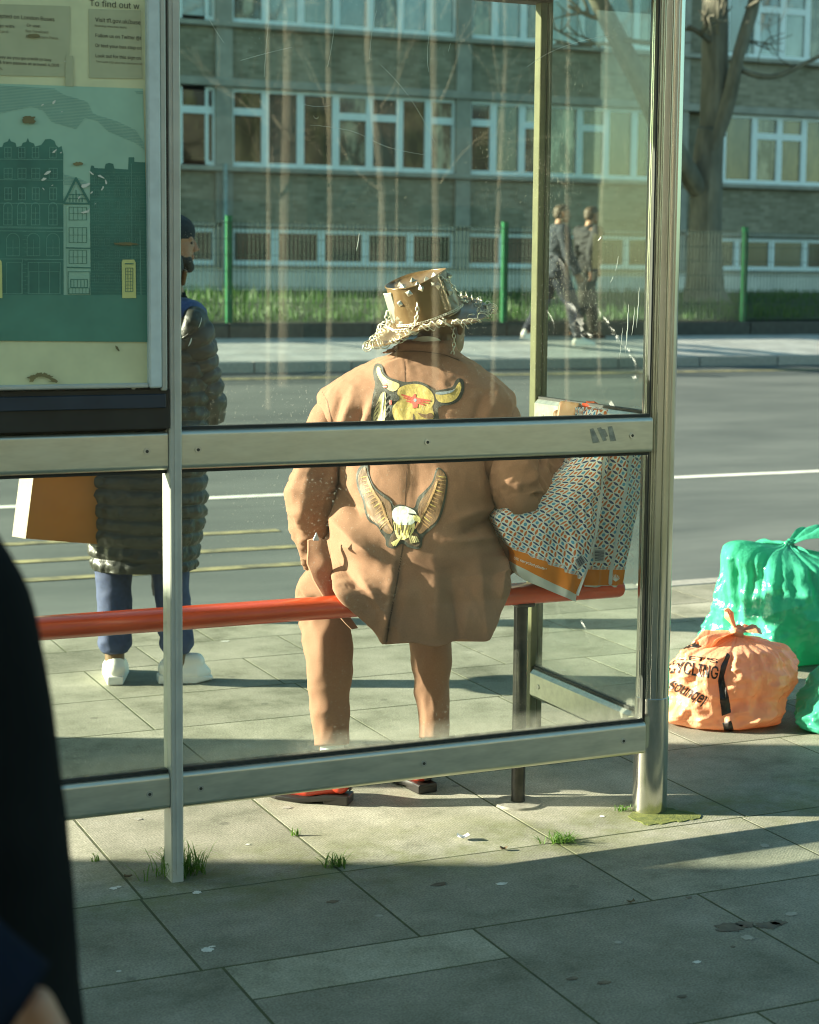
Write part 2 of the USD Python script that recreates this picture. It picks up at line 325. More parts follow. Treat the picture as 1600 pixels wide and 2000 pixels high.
def strip(name, x0, x1, y0, y1, m, parent=None, dz=0.004):
    yy = np.linspace(y0, y1, 3); xx = np.linspace(x0, x1, 40)
    return put(name, grid(np.array([[(x, y, road_z(y)+dz) for x in xx] for y in yy])), m, parent, smooth=True)
marks = thing('road_markings', kind='structure')
strip('centre_line', -60, 90, 12.78, 12.96, WHITE, marks); strip('kerb_line', -60, 90, 18.98, 19.12, YELL, marks)
# long worn strokes of the stop's lettering in the near lane
for y in (9.78, 10.40, 11.08): put('painted_stroke', prism(sbox(.3, y, 4.05, y+.11).segmentize(.5), 0.002, lambda a, b, d: np.c_[a, b, np.vectorize(road_z)(b)+0.003+d]), YELL, marks, smooth=False)
# far kerb, pavement, low wall, bank
fk = thing('far_kerb', kind='structure')
for k in range(40): put('kerb_stone', bx(-10+k*1.2+0.004, -10+(k+1)*1.2-0.004, 19.5, 19.68, 0.2, 0.585, 0.012), KERB, fk)
put('far_pavement', grid(np.array([[(x, y, z) for x in np.linspace(-60, 90, 30)] for y, z in ((19.68, 0.58), (20.3, 0.69), (21.0, 0.80))])), FARP, kind='structure')
bank = [(21.16, 0.975), (21.8, 1.05), (23.2, 1.2), (24.6, 1.26), (28, 1.25), (34.2, 1.24)]
put('grass_bank', grid(np.array([[(x, y, z + 0.05*meshkit.noise([x*0.7, y, 0])) for x in np.linspace(-30, 60, 120)] for y, z in bank])), LAWN, kind='structure', smooth=True)
WALLD = M('low_wall_brick', (0.045, 0.05, 0.042), r=0.9, v=0.3, s=14, bump=0.5, bs=40)
lw = thing('low_wall', 'dark low retaining wall under the green mesh fence', 'wall', (10, 21.08, 0.8))
for k in range(30): put('wall_panel', bx(-12+k*1.9+0.005, -12+(k+1)*1.9-0.005, 21.0, 21.16, 0.7, 0.985, 0.01), WALLD, lw)
# grass of the bank
B = []; n = 15000
gx = rng.uniform(-2, 24, n); gy = 21.2 + 3.6*rng.random(n)**1.3; gz = np.interp(gy, [b[0] for b in bank], [b[1] for b in bank])
hh = rng.uniform(0.05, 0.16, n)*(0.5+meshkit.noise(np.c_[gx*0.8, gy, gy*0])); an = rng.uniform(0, 6.28, n); w = 0.012
V = np.stack([np.c_[gx-w*np.cos(an), gy-w*np.sin(an), gz], np.c_[gx+w*np.cos(an), gy+w*np.sin(an), gz], np.c_[gx+rng.normal(0, .03, n), gy+rng.normal(0, .03, n), gz+hh+0.03]], 1)
put('grass', tm(V.reshape(-1, 3), np.arange(3*n).reshape(-1, 3)), BLADE, kind='stuff', smooth=False, label='green grass growing on the bank behind the mesh fence', cat='grass')

# ------------------------------------------------------------------ building across the road
YF = 34.0
def brick_look():
    N = {'g': ('geometry', {}), 'map': ('mapping', {'rotation': (1.5708, 0, 0)}), 'sw': ('separate_xyz', {}), 'cw': ('combine_xyz', {}),
         'br': ('brick_texture', {'scale': 1.0, 'brick_width': 0.23, 'row_height': 0.078, 'mortar_size': 0.006, 'color1': (0.18, 0.168, 0.12), 'color2': (0.275, 0.258, 0.20), 'mortar': (0.22, 0.21, 0.17)}),
         'n': ('noise_texture', {'scale': 0.9, 'detail': 8, 'roughness': 0.7}), 'r': ('rgb_ramp', {'ramp': [(0.3, (0.6, 0.62, 0.55)), (0.7, (1.2, 1.2, 1.15))]}),
         'm': ('mix_color', {'blend_type': 'multiply', 'fac': 1.0}), 'p': ('principled_bsdf', {'roughness': 0.9}), 'bp': ('bump', {'strength': 0.6, 'distance': 0.01})}
    L = [('g.position', 'sw.vector'), ('sw.x', 'cw.x'), ('sw.z', 'cw.y'), ('cw.vector', 'br.vector'), ('g.position', 'n.vector'), ('n.fac', 'r.fac'), ('br.color', 'm.a'), ('r.color', 'm.b'), ('m.result', 'p.base_color'), ('br.fac', 'bp.height'), ('bp.normal', 'p.normal')]
    return usdkit.material(stage, '/World/Looks/grey_brick', N, L, surface='p.BSDF')
BRICK = brick_look()
CONC = M('pale_concrete', (0.25, 0.255, 0.215), r=0.85, v=0.2, s=3, detail=8)
RENDER = M('white_render', (0.52, 0.53, 0.47), r=0.8, v=0.15, s=2, detail=8)
UPVC = M('white_window_frame', (0.60, 0.70, 0.70), r=0.4, v=0.05)
def pane_look(name, a, b, s, r=0.04, ior=2.0):
    return M(name, a, r=r, c2=b, s=s, detail=5, stretch=(1, 1, 0.4), extra={'ior': ior}, rnd=0.5, lo=.42, hi=.62)
PANES = [pane_look('pane_amber', (0.012, 0.012, 0.006), (0.10, 0.072, 0.028), 2.2), pane_look('pane_dark', (0.006, 0.012, 0.011), (0.035, 0.045, 0.038), 1.6), pane_look('pane_curtain', (0.03, 0.035, 0.025), (0.30, 0.29, 0.20), 5.0)]
PANES2 = [pane_look('pane_sky', (0.05, 0.08, 0.08), (0.17, 0.22, 0.21), 1.2, ior=2.3), PANES[2], PANES[1]]
def fx(px, py=250): return float(ony(px, py, YF)[0])
def fz(px, py): return float(ony(px, py, YF)[2])
bld = thing('brick_building', 'long grey brick building with rows of white framed windows across the road', 'building', (14, YF, 1.2))
Z = dict(base0=1.1, base1=1.70, win0a=1.745, win0b=2.46, b1=2.56, sill1=3.58, w1a=3.66, w1b=5.18, head1=5.32, sill2=6.34, w2a=6.42, w2b=7.95, top=13.4)
XA, XB = -14.0, 46.0
put('wall', bx(XA, XB, YF+0.22, YF+8, Z['base0'], Z['top']), BRICK, bld, smooth=False, label='grey brick back wall of the storeys')
put('plinth', bx(XA, XB, YF-0.02, YF+0.22, Z['base0'], Z['base1']), RENDER, bld, smooth=False, label='white rendered plinth below the basement windows')
for z0, z1 in ((Z['b1'], Z['sill1']-0.02), (Z['head1']+.02, Z['sill2']-0.02), (8.1, 9.1), (10.85, 13.4)):
    put('brick_band', bx(XA, XB, YF, YF+0.22, z0, z1), BRICK, bld, smooth=False)
for z0, z1, d in ((Z['base1'], Z['base1']+0.05, .08), (Z['win0b']+0.03, Z['b1'], .05), (Z['sill1']-.02, Z['w1a']-0.005, .12), (Z['w1b']+0.005, Z['head1']+.02, .10), (Z['sill2']-.02, Z['w2a']-0.005, .12), (Z['w2b']+.005, 8.1, .1), (9.1, 9.19, .12), (10.75, 10.85, .1)):
    put('sill', bx(XA, XB, YF-d, YF+0.22, z0, z1, 0.01), CONC, bld, smooth=False)
put('roof', bx(XA-.2, XB+.2, YF-.3, YF+8, 13.4, 13.65, 0.02), CONC, bld)
cols = [fx(437), fx(904), fx(1330)]; W = cols[1]-cols[0]
allcols = [cols[0]-W*2, cols[0]-W] + cols + [cols[2]+W*k for k in (1, 2, 3, 4)]
for c in allcols: put('pilaster', bx(c-0.17, c+0.17, YF-0.05, YF+0.22, Z['base1']+.06, Z['top']), CONC, bld, smooth=False)
def window(x0, x1, za, zb, bars, transoms, mats, seed):
    """One window: frame with bars at x, small top lights in the bays listed, a pane for each opening."""
    r = random.Random(seed); e = sorted([x0]+[b for b in bars]+[x1]); fr = []; y0, y1 = YF+0.03, YF+0.12; w = 0.05
    fr += [bx(x0, x1, y0, y1, za, za+0.09), bx(x0, x1, y0, y1, zb-0.08, zb)]
    for k, b in enumerate(e):
        ww = w*1.5 if 0 < k < len(e)-1 else w*1.3; fr.append(bx(max(x0, b-ww), min(x1, b+ww), y0-0.004, y1+.004, za+0.02, zb-0.02))
    zt = za+(zb-za)*0.70; ops = []
    for k, (a, b) in enumerate(zip(e, e[1:])):
        if k in transoms:
            fr.append(bx(a+w, b-w, y0-0.002, y1, zt-0.07, zt+0.07)); ops += [(a, b, za+.05, zt-.03), (a, b, zt+.03, zb-.05)]
        else: ops.append((a, b, za+.05, zb-.05))
    wn = put('window', fr, UPVC, bld, smooth=False)
    last = None
    for a, b, c, d in ops:
        if last is None or a != last[0]: last = (a, r.choice(mats))
        t = bx(a+.02, b-.02, YF+0.07, YF+0.085, c, d)
        # every sheet of glass sits a little differently in its frame
        an, bn = r.uniform(-.012, .012), r.uniform(-.02, .02)
        v = np.array(t.vertices); v[:, 1] += (v[:, 2]-(c+d)/2)*an + (v[:, 0]-(a+b)/2)*bn
        put('pane', tm(v, t.faces), last[1], wn, smooth=False)
PX1 = [(345, 422, [350], {1}), (452, 890, [519, 588, 657, 723, 782, 838], {0, 3, 4, 6}), (917, 1274, [965, 1021, 1068, 1134, 1186, 1241], {0, 2, 4}), (1416, 1760, [1476, 1525, 1573, 1640, 1700], {1, 2, 4})]
k = 0
for za, zb, mats, py in ((Z['w1a'], Z['w1b'], [PANES[0], PANES[0], PANES[1], PANES[2]], 250), (Z['w2a'], Z['w2b'], [PANES2[0], PANES2[0], PANES2[0], PANES2[1]], 20), (9.2, 10.745, [PANES2[0], PANES2[2]], 20)):
    for a, b, bars, tr in PX1:
        k += 1; window(fx(a), fx(b), za, zb, [fx(q) for q in bars], tr, mats, k)
    for s in (-3, -2, -1):
        k += 1; a = cols[0]+W*s+.3; window(a, a+W-.6, za, zb, [a+(W-.6)*j/6 for j in range(1, 6)], {1, 4}, mats, k)
    for s in (1, 2):
        k += 1; a = fx(1790)+W*(s-1); window(a, a+W-.6, za, zb, [a+(W-.6)*j/6 for j in range(1, 6)], {1, 4}, mats, k)
for a, b, bars in ((346, 422, []), (452, 890, [538, 630, 716, 805]), (915, 1300, [985, 1060, 1150, 1230]), (1400, 1760, [1448, 1516, 1582, 1650])):
    k += 1; window(fx(a), fx(b), Z['win0a'], Z['win0b'], [fx(q) for q in bars], set(), [PANES[1]], k)
put('drain_pipe', rod((fx(436), YF-0.10, 1.3), (fx(436), YF-0.10, 3.7), 0.05), M('pipe_paint', (0.22, 0.32, 0.33), r=.5), bld)

# ------------------------------------------------------------------ fence
GREEN = M('fence_green_paint', (0.010, 0.115, 0.040), r=0.35, v=0.1)
WIREM = M('fence_wire', (0.030, 0.060, 0.040), r=0.6, v=0.1)
YW = 21.10
posts = [float(ony(px, 540, YW)[0]) for px in (447, 985, 1453)]; sp = (posts[2]-posts[0])/2
fxs = [posts[0]-sp*2, posts[0]-sp] + posts + [posts[2]+sp, posts[2]+2*sp]
fence = thing('mesh_fence', 'green wire mesh fence with green posts along the low wall', 'fence', (10, YW, 0.98))
for x in fxs:
    put('post', [bx(x-.035, x+.035, YW-.035, YW+.035, 0.9, 2.27, 0.006), bx(x-.038, x+.038, YW-.038, YW+.038, 2.27, 2.285)], GREEN, fence)
def wire(a, b, r=0.0033):
    a, b = np.array(a), np.array(b); lo, hi = np.minimum(a, b)-r, np.maximum(a, b)+r; return bx(lo[0], hi[0], lo[1], hi[1], lo[2], hi[2])
for a, b in zip(fxs, fxs[1:]):
    ws = [wire((x, YW-.045, 1.0), (x, YW-.045, 2.22)) for x in np.arange(a+.03, b, 0.055)] + [wire((a, YW-.053, z), (b, YW-.053, z), 0.0035) for z in np.linspace(1.03, 2.2, 7)]
    put('mesh_panel', ws, WIREM, fence, smooth=False, kind='stuff')

# ------------------------------------------------------------------ trees
BARK = M('plane_bark', (0.06, 0.062, 0.042), r=0.9, c2=(0.17, 0.165, 0.12), s=5, detail=8, stretch=(1, 1, 0.35), bump=0.8, bs=18, bd=0.04)
BARKP = M('pale_bark', (0.38, 0.34, 0.25), r=0.85, c2=(0.62, 0.57, 0.43), s=6, detail=6, stretch=(1, 1, 0.25), bump=0.6, bs=14, bd=0.03)
def bark(s, t, C): return 0.10*C[:, 2:3]*0 + 0.05*(meshkit.fbm(np.stack(np.broadcast_arrays(np.cos(t)*1.6, np.sin(t)*1.6, s*1.5), -1), 3)-.5)
def twigs(p, d, L, r, depth, out, R):
    """Bare winter branches."""
    q = p + d*L; m = (p+q)/2 + R.normal(0, L*0.05, 3)
    out.append(tube([p, m, q], [r, r*0.8, r*0.62], 5 if r < .03 else 8, 2))
    if depth == 0: return
    for k in range(3 if depth > 1 else 4):
        nd = d + R.normal(0, 0.5, 3) + np.array([0, 0, 0.15]); nd /= np.linalg.norm(nd)
        twigs(p+(q-p)*R.uniform(0.55, 1.0), nd, L*R.uniform(0.55, 0.8), r*0.55, depth-1, out, R)
def tree(name, label, base, limbs, mat, group=None, seed=1, depth=3, twigL=1.5):
    R = np.random.default_rng(seed); t = thing(name, label, 'tree', base, group)
    put('trunk', tube(*limbs[0], 26, 10, bark), mat, t, smooth=True)
    for P, r in limbs[1:]:
        put('limb', tube(P, r, 16, 8, bark if r[0] > .1 else None), mat, t, smooth=True)
    tw = []
    for P, r in limbs[1:]:
        P = np.asarray(P, float); d = P[-1]-P[-2]; d /= np.linalg.norm(d)
        for k in range(3): nd = d+R.normal(0, .35, 3); twigs(P[-1]-d*.05, nd/np.linalg.norm(nd), twigL, r[-1]*.75, depth, tw, R)
        if len(P) > 2 and r[0] < .25:
            for k in range(3):
                nd = R.normal(0, .6, 3)+d*.5; twigs(P[1]+(P[-1]-P[1])*R.random(), nd/np.linalg.norm(nd), twigL*.6, r[-1]*.5, depth-1, tw, R)
    put('crown', tw, mat, t, smooth=True, label='bare winter branches')
    return t
YT = 23.2
def tp(px, py, y=YT): return ony(px, py, y)
b0 = tp(1376, 582); b0[2] = 1.18
tree('plane_tree', 'large bare plane tree with forked limbs behind the mesh fence', b0,
     [([b0, tp(1376, 560), tp(1378, 450), tp(1382, 330), tp(1388, 250)], [.42, .30, .25, .235, .20]),
      ([tp(1390, 265), tp(1396, 150), tp(1400, 0), tp(1408, -200), tp(1420, -420)], [.20, .20, .185, .16, .11]),
      ([tp(1372, 380), tp(1340, 330, YT-.1), tp(1290, 240, YT-.2), tp(1225, 110, YT-.3), tp(1165, -10, YT-.5), tp(1100, -170, YT-.8)], [.14, .165, .155, .14, .12, .08]),
      ([tp(1384, 300, YT-.1), tp(1415, 225, YT-.2), tp(1440, 120, YT-.3), tp(1475, -10, YT-.3), tp(1500, -200, YT-.4)], [.11, .115, .095, .09, .06]),
      ([tp(1438, 130, YT-.3), tp(1500, 150, YT-.5), tp(1580, 120, YT-.7), tp(1690, 60, YT-1)], [.05, .04, .032, .02])], BARK, seed=4, twigL=1.2)
t0 = ony(1375, 345, YT-.28)
b1 = tp(2300, 560, 26); b1[2] = 1.2
tree('street_tree', 'bare street tree beyond the right end of the view', b1, [([b1, b1+[0, 0, 2.5], b1+[.2, .1, 4.5]], [.28, .2, .17]), ([b1+[.2, .1, 4.4], b1+[-1.6, .2, 6.0], b1+[-2.6, 0, 8]], [.13, .10, .06]), ([b1+[.2, .1, 4.4], b1+[1, .4, 6.5], b1+[1.6, .3, 8.2]], [.13, .10, .06])], BARK, seed=9, depth=3)
TUFTM = M('tuft_blade', (0.04, 0.12, 0.016), r=0.6, c2=(0.10, 0.20, 0.03), s=30, tl=0.35, tlc=(0.13, 0.26, 0.03))
# ------------------------------------------------------------------ bus shelter
YG = 4.49
STEEL = M('brushed_steel', (0.58, 0.585, 0.48), r=0.34, metal=0.9, v=0.05, s=5, detail=8, stretch=(1.5, 6, 6), bump=0.03, bs=30, bd=0.001, rv=0.08)
ALU = M('painted_aluminium', (0.44, 0.45, 0.40), r=0.42, metal=0.35, v=0.12, s=9, detail=6, bump=0.04, bs=60, bd=0.001)
POSTM = M('post_steel', (0.58, 0.58, 0.52), r=0.2, metal=1.0, v=0.04, s=10, detail=8, stretch=(1, 1, 0.5), rv=0.1, bump=0.06, bs=50, bd=0.001)
RUBBER = M('black_gasket', (0.012, 0.014, 0.011), r=0.6)
DARKP = M('black_panel', (0.010, 0.012, 0.011), r=0.35, v=0.4)
SCREW = M('screw_steel', (0.62, 0.62, 0.55), r=0.3, metal=0.9)
HOLE = M('screw_recess', (0.03, 0.03, 0.02), r=0.7)
GLASS = glass_mat('pane_glass', (0.93, 0.965, 0.935), dirt=0.004)
GLASSL = glass_mat('lower_pane_glass', (0.93, 0.965, 0.935), dirt=0.004, foot=0.288)
GEDGE = M('green_glass_edge', (0.05, 0.30, 0.12), r=0.15, v=0.3, s=4)
sh = thing('bus_shelter', 'glass and brushed steel bus shelter with a round corner post', 'bus shelter', (1.34, YG, 0))
XM, XP, XL = 1.341, 2.825, -0.12
def rail(x0, x1, z0, z1, screws, y0=YG-.026, y1=YG+.03, r=0.014, name='rail'):
    pts = []
    for a in np.linspace(0, np.pi/2, 5):
        for sy, sz in ((0, 0), (0, 1), (1, 0), (1, 1)):
            y = (y1-r+r*math.cos(a)) if sy else (y0+r-r*math.cos(a)); z = (z1-r+r*math.sin(a)) if sz else (z0+r-r*math.sin(a))
            pts += [(x0, y, z), (x1, y, z)]
    p = put(name, m2t(m3.Manifold.hull_points(np.array(pts))), STEEL, sh, smooth=25)
    for sx in screws:
        zc = (z0+z1)/2
        put('screw', tm(*_disc(sx, y0-0.0025, zc, 0.0088, 0.0028)), SCREW, p, smooth=30)
        put('screw_socket', tm(*_disc(sx, y0-0.0032, zc, 0.0042, 0.001)), HOLE, p, smooth=30)
    return p
def _disc(x, y, z, r, d):
    t = trimesh.creation.cylinder(r, d, sections=20); t.apply_transform(trimesh.transformations.rotation_matrix(math.pi/2, (1, 0, 0))); t.apply_translation((x, y+d/2, z)); return np.array(t.vertices), np.array(t.faces)
def sx(px, py): return float(ony(px, py, YG-.026)[0])
MZ0, MZ1, LZ0, LZ1 = 1.091, 1.194, 0.196, 0.291
XR = 2.775
rail(XM+.018, XR, MZ0, MZ1, [sx(387, 873), sx(835, 858), sx(1235, 845)]); rail(XL+.02, XM-.018, MZ0, MZ1, [sx(287, 877), 0.6, 0.0])
rail(XM+.018, XR, LZ0, LZ1, [sx(392, 1534), sx(828, 1486), sx(1218, 1438)]); rail(XL+.02, XM-.018, LZ0, LZ1, [sx(292, 1547), 0.6, 0.0])
for a, b in ((XM+.018, XR), (XL+.02, XM-.018)):
    for z0, z1 in ((MZ1, MZ1+.008), (MZ0-.008, MZ0), (LZ1, LZ1+.009)):
        put('gasket', bx(a, b, YG-.012, YG+.016, z0, z1), RUBBER, sh, smooth=False)
ZT = 2.50
put('mullion', [bx(XM-.0165, XM+.0165, YG-.035, YG+.035, -0.01, ZT, 0.003), bx(XM-.004, XM+.004, YG-.037, YG-.0352, .02, ZT)], ALU, sh, smooth=20)
put('mullion', bx(XL-.0165, XL+.0165, YG-.035, YG+.035, -0.01, ZT, 0.003), ALU, sh, smooth=20)
for a, b in ((XM+.017, XR), (XL+.017, XM-.017)):
    put('glass_pane', bx(a, b, YG-.004, YG+.004, LZ1+.006, MZ0-.004), GLASSL, sh, smooth=False)
    put('glass_pane', bx(a, b, YG-.004, YG+.004, MZ1+.004, ZT-.03), GLASS, sh, smooth=False)
put('top_rail', bx(XL-.02, XP, YG-.03, YG+.03, ZT-.03, ZT+.05, .005), STEEL, sh, smooth=20)
# corner post: fluted extrusion above, plain sleeve at the foot
PC = np.array([2.838, 4.535])
th = np.linspace(0, 2*np.pi, 240, endpoint=False)
gro = np.zeros_like(th)
for a in np.radians([-175, -166, -157, -148, -139, -131, -104, -76]): gro -= 0.0042*np.exp(-(((th-a+np.pi) % (2*np.pi)-np.pi)/0.034)**2)
def post_ring(z, r, g=1.0): return np.c_[PC[0]+(r+gro*g)*np.cos(th), PC[1]+(r+gro*g)*np.sin(th), np.full(len(th), z)]
p = put('corner_post', grid(np.array([post_ring(z, .0495) for z in (0.345, 1.0, 1.8, ZT)]), closed=True, caps=True), POSTM, sh, smooth=50)
put('post_sleeve', grid(np.array([post_ring(z, r, 0) for z, r in ((-.01, .0525), (.03, .0515), (0.35, .0508), (0.352, .049))]), closed=True, caps=True), POSTM, sh, smooth=40)
put('post_seam', [bx(PC[0]-.052, PC[0]-.046, PC[1]-.03, PC[1]-.018, .2, ZT)], RUBBER, sh, smooth=False)
put('glass_fin', bx(2.893, 2.904, 4.545, 4.60, 0.33, ZT, .002), GEDGE, sh, label='green edge of the glass beside the corner post')
# side of the shelter
YS = 5.262
def rail_y(y0, y1, z0, z1):
    p = put('rail', bx(XP-.03, XP+.026, y0, y1, z0, z1, 0.012), STEEL, sh, smooth=25)
    for yy in (y0+.07, y1-.07):
        t = trimesh.creation.cylinder(.0085, .003, sections=16); t.apply_transform(trimesh.transformations.rotation_matrix(math.pi/2, (0, 1, 0))); t.apply_translation((XP-.031, yy, (z0+z1)/2)); put('screw', t, SCREW, p)
rail_y(4.585, YS-.02, MZ0, MZ1); rail_y(4.585, YS-.02, LZ0, LZ1)
put('side_post', [bx(XP-.022, XP+.002, YS-.02, YS+.02, -.01, ZT, .002), bx(XP+.004, XP+.024, YS-.018, YS+.018, -.01, ZT, .002)], M('olive_aluminium', (0.085, 0.09, 0.042), r=.45, metal=.3), sh, smooth=20)
GLASSS = glass_mat('side_pane_glass', (0.94, 0.965, 0.945), ior=1.35, dirt=0.012, foot=0.288)
put('glass_pane', bx(XP-.004, XP+.004, 4.58, YS-.018, LZ1-.004, MZ0+.004), GLASSS, sh, smooth=False)
put('glass_pane', bx(XP-.004, XP+.004, 4.58, YS-.018, MZ1-.004, ZT-.03), GLASS, sh, smooth=False)
for q_ in (LZ1, MZ1): put('gasket', bx(XP-.012, XP+.012, 4.58, YS-.02, q_-.002, q_+.0085), RUBBER, sh, smooth=False)
ROOFM = M('roof_brown', (0.05, 0.04, 0.025), r=0.6)
put('roof', bx(-0.3, XP+.06, 4.42, YS+.05, 2.565, 2.62, .01), ROOFM, sh, label='dark brown roof edge')
put('roof_beam', bx(XP-1.35, XP+.02, YS-.03, YS+.05, 2.473, 2.56, .006), ROOFM, sh)
# ------------------------------------------------------------------ poster case
YP = 4.452
def pz(px, py, y=YP): p = ony(px, py, y); return float(p[0]), float(p[2])
fx0, fz0 = pz(287, 748); fx1 = pz(312, 748)[0]; fx2 = pz(327, 748)[0]
zb = pz(150, 762)[1]; zc = pz(150, 838)[1]
cs = put('poster_case', [bx(-.10, XM-.0175, YP+.004, YP+.028, zb, 2.45)], DARKP, sh, smooth=False)
put('case_frame', [bx(fx0+.001, fx1, YP-.022, YP+.004, fz0-.012, 2.45, .004)], M('frame_paint', (0.50, 0.55, 0.53), r=.4, v=.1, s=20), sh, smooth=20)
put('case_frame', [bx(fx1+.001, fx2-.003, YP-.012, YP+.003, fz0-.02, 2.45, .003)], ALU, sh, smooth=20)
put('case_frame', [bx(-.09, fx0, YP-.020, YP+.004, zb+.004, fz0+.001, .003)], ALU, sh, smooth=20)
put('lower_panel', [bx(-.10, XM-.0175, YP-.002, YP+.026, zc-.004, zb-.001)], DARKP, sh, smooth=False, label='black panel below the poster')
put('panel_strip', [bx(-.10, fx2-.006, YP-.010, YP-.003, pz(150, 800)[1], pz(150, 772)[1], .002)], M('navy_panel', (0.012, 0.022, 0.035), r=.4), sh, smooth=False)
flk = []
for k in range(26):
    c = np.array(pz(rng.uniform(0, 320), rng.normal(756, 1.5))); a = np.sort(rng.uniform(0, 6.28, 6)); q = np.c_[c[0]+np.cos(a)*rng.uniform(.002, .012), c[1]+np.sin(a)*rng.uniform(.001, .004)]
    if Polygon(q).is_valid: flk.append(prism(Polygon(q), .001, lambda x, y, d: np.c_[x, YP-.012-d, y]))
put('paint_flakes', flk, M('flaking_paint', (0.35, 0.34, 0.27), r=.7), sh, smooth=False)

PAPER = M('poster_paper', (0.60, 0.585, 0.34), r=0.5, v=0.10, s=9, detail=8)
def ink(n, c, v=.06): return M('ink_'+n, c, r=0.5, v=v, s=14, detail=6)
I_GREY, I_TEXT = ink('box', (0.40, 0.395, 0.235)), ink('text', (0.07, 0.065, 0.035)); I_SOFT = ink('soft_text', (0.22, 0.21, 0.12))
I_SKY, I_HATCH, I_DARK, I_LINE, I_MID, I_GRD = ink('pale_teal', (0.30, 0.46, 0.335)), ink('hatch', (0.17, 0.33, 0.27)), ink('teal', (0.045, 0.15, 0.105), .2), ink('line', (0.13, 0.28, 0.21)), ink('house', (0.27, 0.42, 0.30)), ink('ground', (0.075, 0.205, 0.14), .1)
I_YEL, I_TEAR, I_BURN = ink('yellow', (0.56, 0.55, 0.20)), ink('torn_white', (0.62, 0.60, 0.50)), ink('scorch', (0.16, 0.13, 0.05), .3)
po = thing('poster', 'faded teal bus information poster with printed town houses in the shelter case', 'poster', (1.0, YP, 1.4))
layer = [0]
def on_poster(name, poly, mat, k):
    put(name, prism(poly, 0.0004, lambda a, b, d: np.c_[a, YP-0.0007*k-d, b]), mat, po, smooth=False)
def pp(*pts): return Polygon([pz(*p) for p in pts]).buffer(0)
edge_r = lambda py: np.interp(py, [0, 170, 450, 750], [273, 279, 287, 291])
put('paper', bx(-.09, fx0+.004, YP+.0005, YP+.0034, fz0-.002, 2.45), PAPER, po, smooth=False)
on_poster('text_box', pp((-150, 3), (137, 12), (135, 150), (-150, 144)), I_GREY, 1); on_poster('text_box', pp((173, 17), (275, 20), (278.5, 154), (174, 152)), I_GREY, 1)
def line(s, x0, x1, yb, h, soft=False, left=True, bold=False):
    p = text_poly(s, 1.0, bold); a, b, c, d = p.bounds; p = affinity.translate(p, -a, 0)
    xa, za = pz(x0 if left else x1, yb); sc = h/742.0
    w = (pz(x1, yb)[0]-pz(x0, yb)[0])/(c-a)
    p = affinity.scale(p, w, sc*1.05, origin=(0, 0)); p = affinity.translate(p, pz(x0, yb)[0], za)
    on_poster('text_line', p, I_SOFT if soft else I_TEXT, 2)
line('Accepted on London Buses', -22, 106, 33, 6.6); line('Pay as you go with:', -52, 29, 49.5, 5.2); line('Or use:', 52, 79, 52, 5.2)
line('Bank or credit card', -62, 15.5, 59.5, 4.4, True); line('Bus Travelcard', 50, 94, 62.5, 4.4, True); line('Bus & Tram Pass', 51, 113, 73, 4.4, True)
line('Top up pay as you go credit or buy', -32, 100, 112, 5.0); line('bus & tram passes at around 4,000', -18, 115, 123, 5.0); line('locations in London.', -82, 5, 132, 5.0)
line('To find out w', 175, 272, 11, 10.2); line('Visit tfl.gov.uk/buse', 186, 274, 42, 7.0); line('Roaming rates may apply.', 185, 248, 51.5, 3.6, True)
line('Follow us on Twitter @t', 186, 275.5, 72, 6.0); line('Or text your bus stop co', 186, 276, 91.5, 5.8); line('Look out for this sign on', 186.5, 274.5, 111.5, 5.8); line('Text cost 12p plus the standard net', 187, 278, 121.5, 3.4, True)
on_poster('printed_sky', pp((-150, 158), (279, 173), (291, 576), (-150, 576)), I_SKY, 1)
hz = pp((-150, 160), (105, 172), (125, 185), (170, 198), (182, 222), (230, 237), (265, 254), (281, 280), (281, 292), (262, 278), (210, 256), (190, 236), (165, 230), (148, 252), (100, 238), (85, 216), (60, 208), (0, 221), (-150, 230)).union(pp((125, 340), (160, 350), (176, 360), (176, 365), (125, 360))).union(pp((262, 176), (279, 177), (279, 183), (266, 183)))
zz = np.arange(pz(100, 300)[1]-.2, pz(100, 160)[1]+.02, 0.0036)
on_poster('printed_hatching', unary_union([hz.intersection(sbox(-1, z, 2, z+.0014)) for z in zz]), I_HATCH, 2)
lb = pp((-150, 287), (4, 287), (7, 279), (15, 276), (18, 270), (21, 276), (30, 279), (32, 287), (42, 285), (44, 279), (51, 277), (54, 269), (57, 277), (66, 280), (68, 286), (80, 283), (85, 277), (88, 272), (98, 271), (106, 275), (109, 283), (114, 288), (120, 285), (123, 300), (124, 576), (-150, 576))
rb = pp((176, 332), (178, 323), (183, 324), (184, 328), (204, 329), (206, 320), (213, 318), (221, 320), (223, 329), (250, 331), (251, 307), (262, 307), (262, 316), (283, 317), (290, 576), (174, 576))
on_poster('printed_building', lb.union(rb), I_DARK, 2)
on_poster('printed_ground', pp((-150, 575), (291, 576), (293, 668), (-150, 664)), I_GRD, 3)
def frame(x0, y0, x1, y1, t=1.3, cols=1, rows=1, arch=False):
    o = Polygon([(x0, y0), (x1, y0), (x1, y1), (x0, y1)])
    if arch: o = o.union(Point((x0+x1)/2, y0).buffer((x1-x0)/2))
    e = [o.difference(o.buffer(-t))]
    for k in range(1, cols): x = x0+(x1-x0)*k/cols; e.append(sbox(x-t*.35, y0, x+t*.35, y1))
    for k in range(1, rows): y = y0+(y1-y0)*k/rows; e.append(sbox(x0, y-t*.35, x1, y+t*.35))
    return unary_union(e)
def to_poster(g):
    def f(x, y):
        q = np.array([pz(a, b) for a, b in zip(np.atleast_1d(x), np.atleast_1d(y))]); return q[:, 0], q[:, 1]
    from shapely.ops import transform
    return transform(f, g).buffer(0)
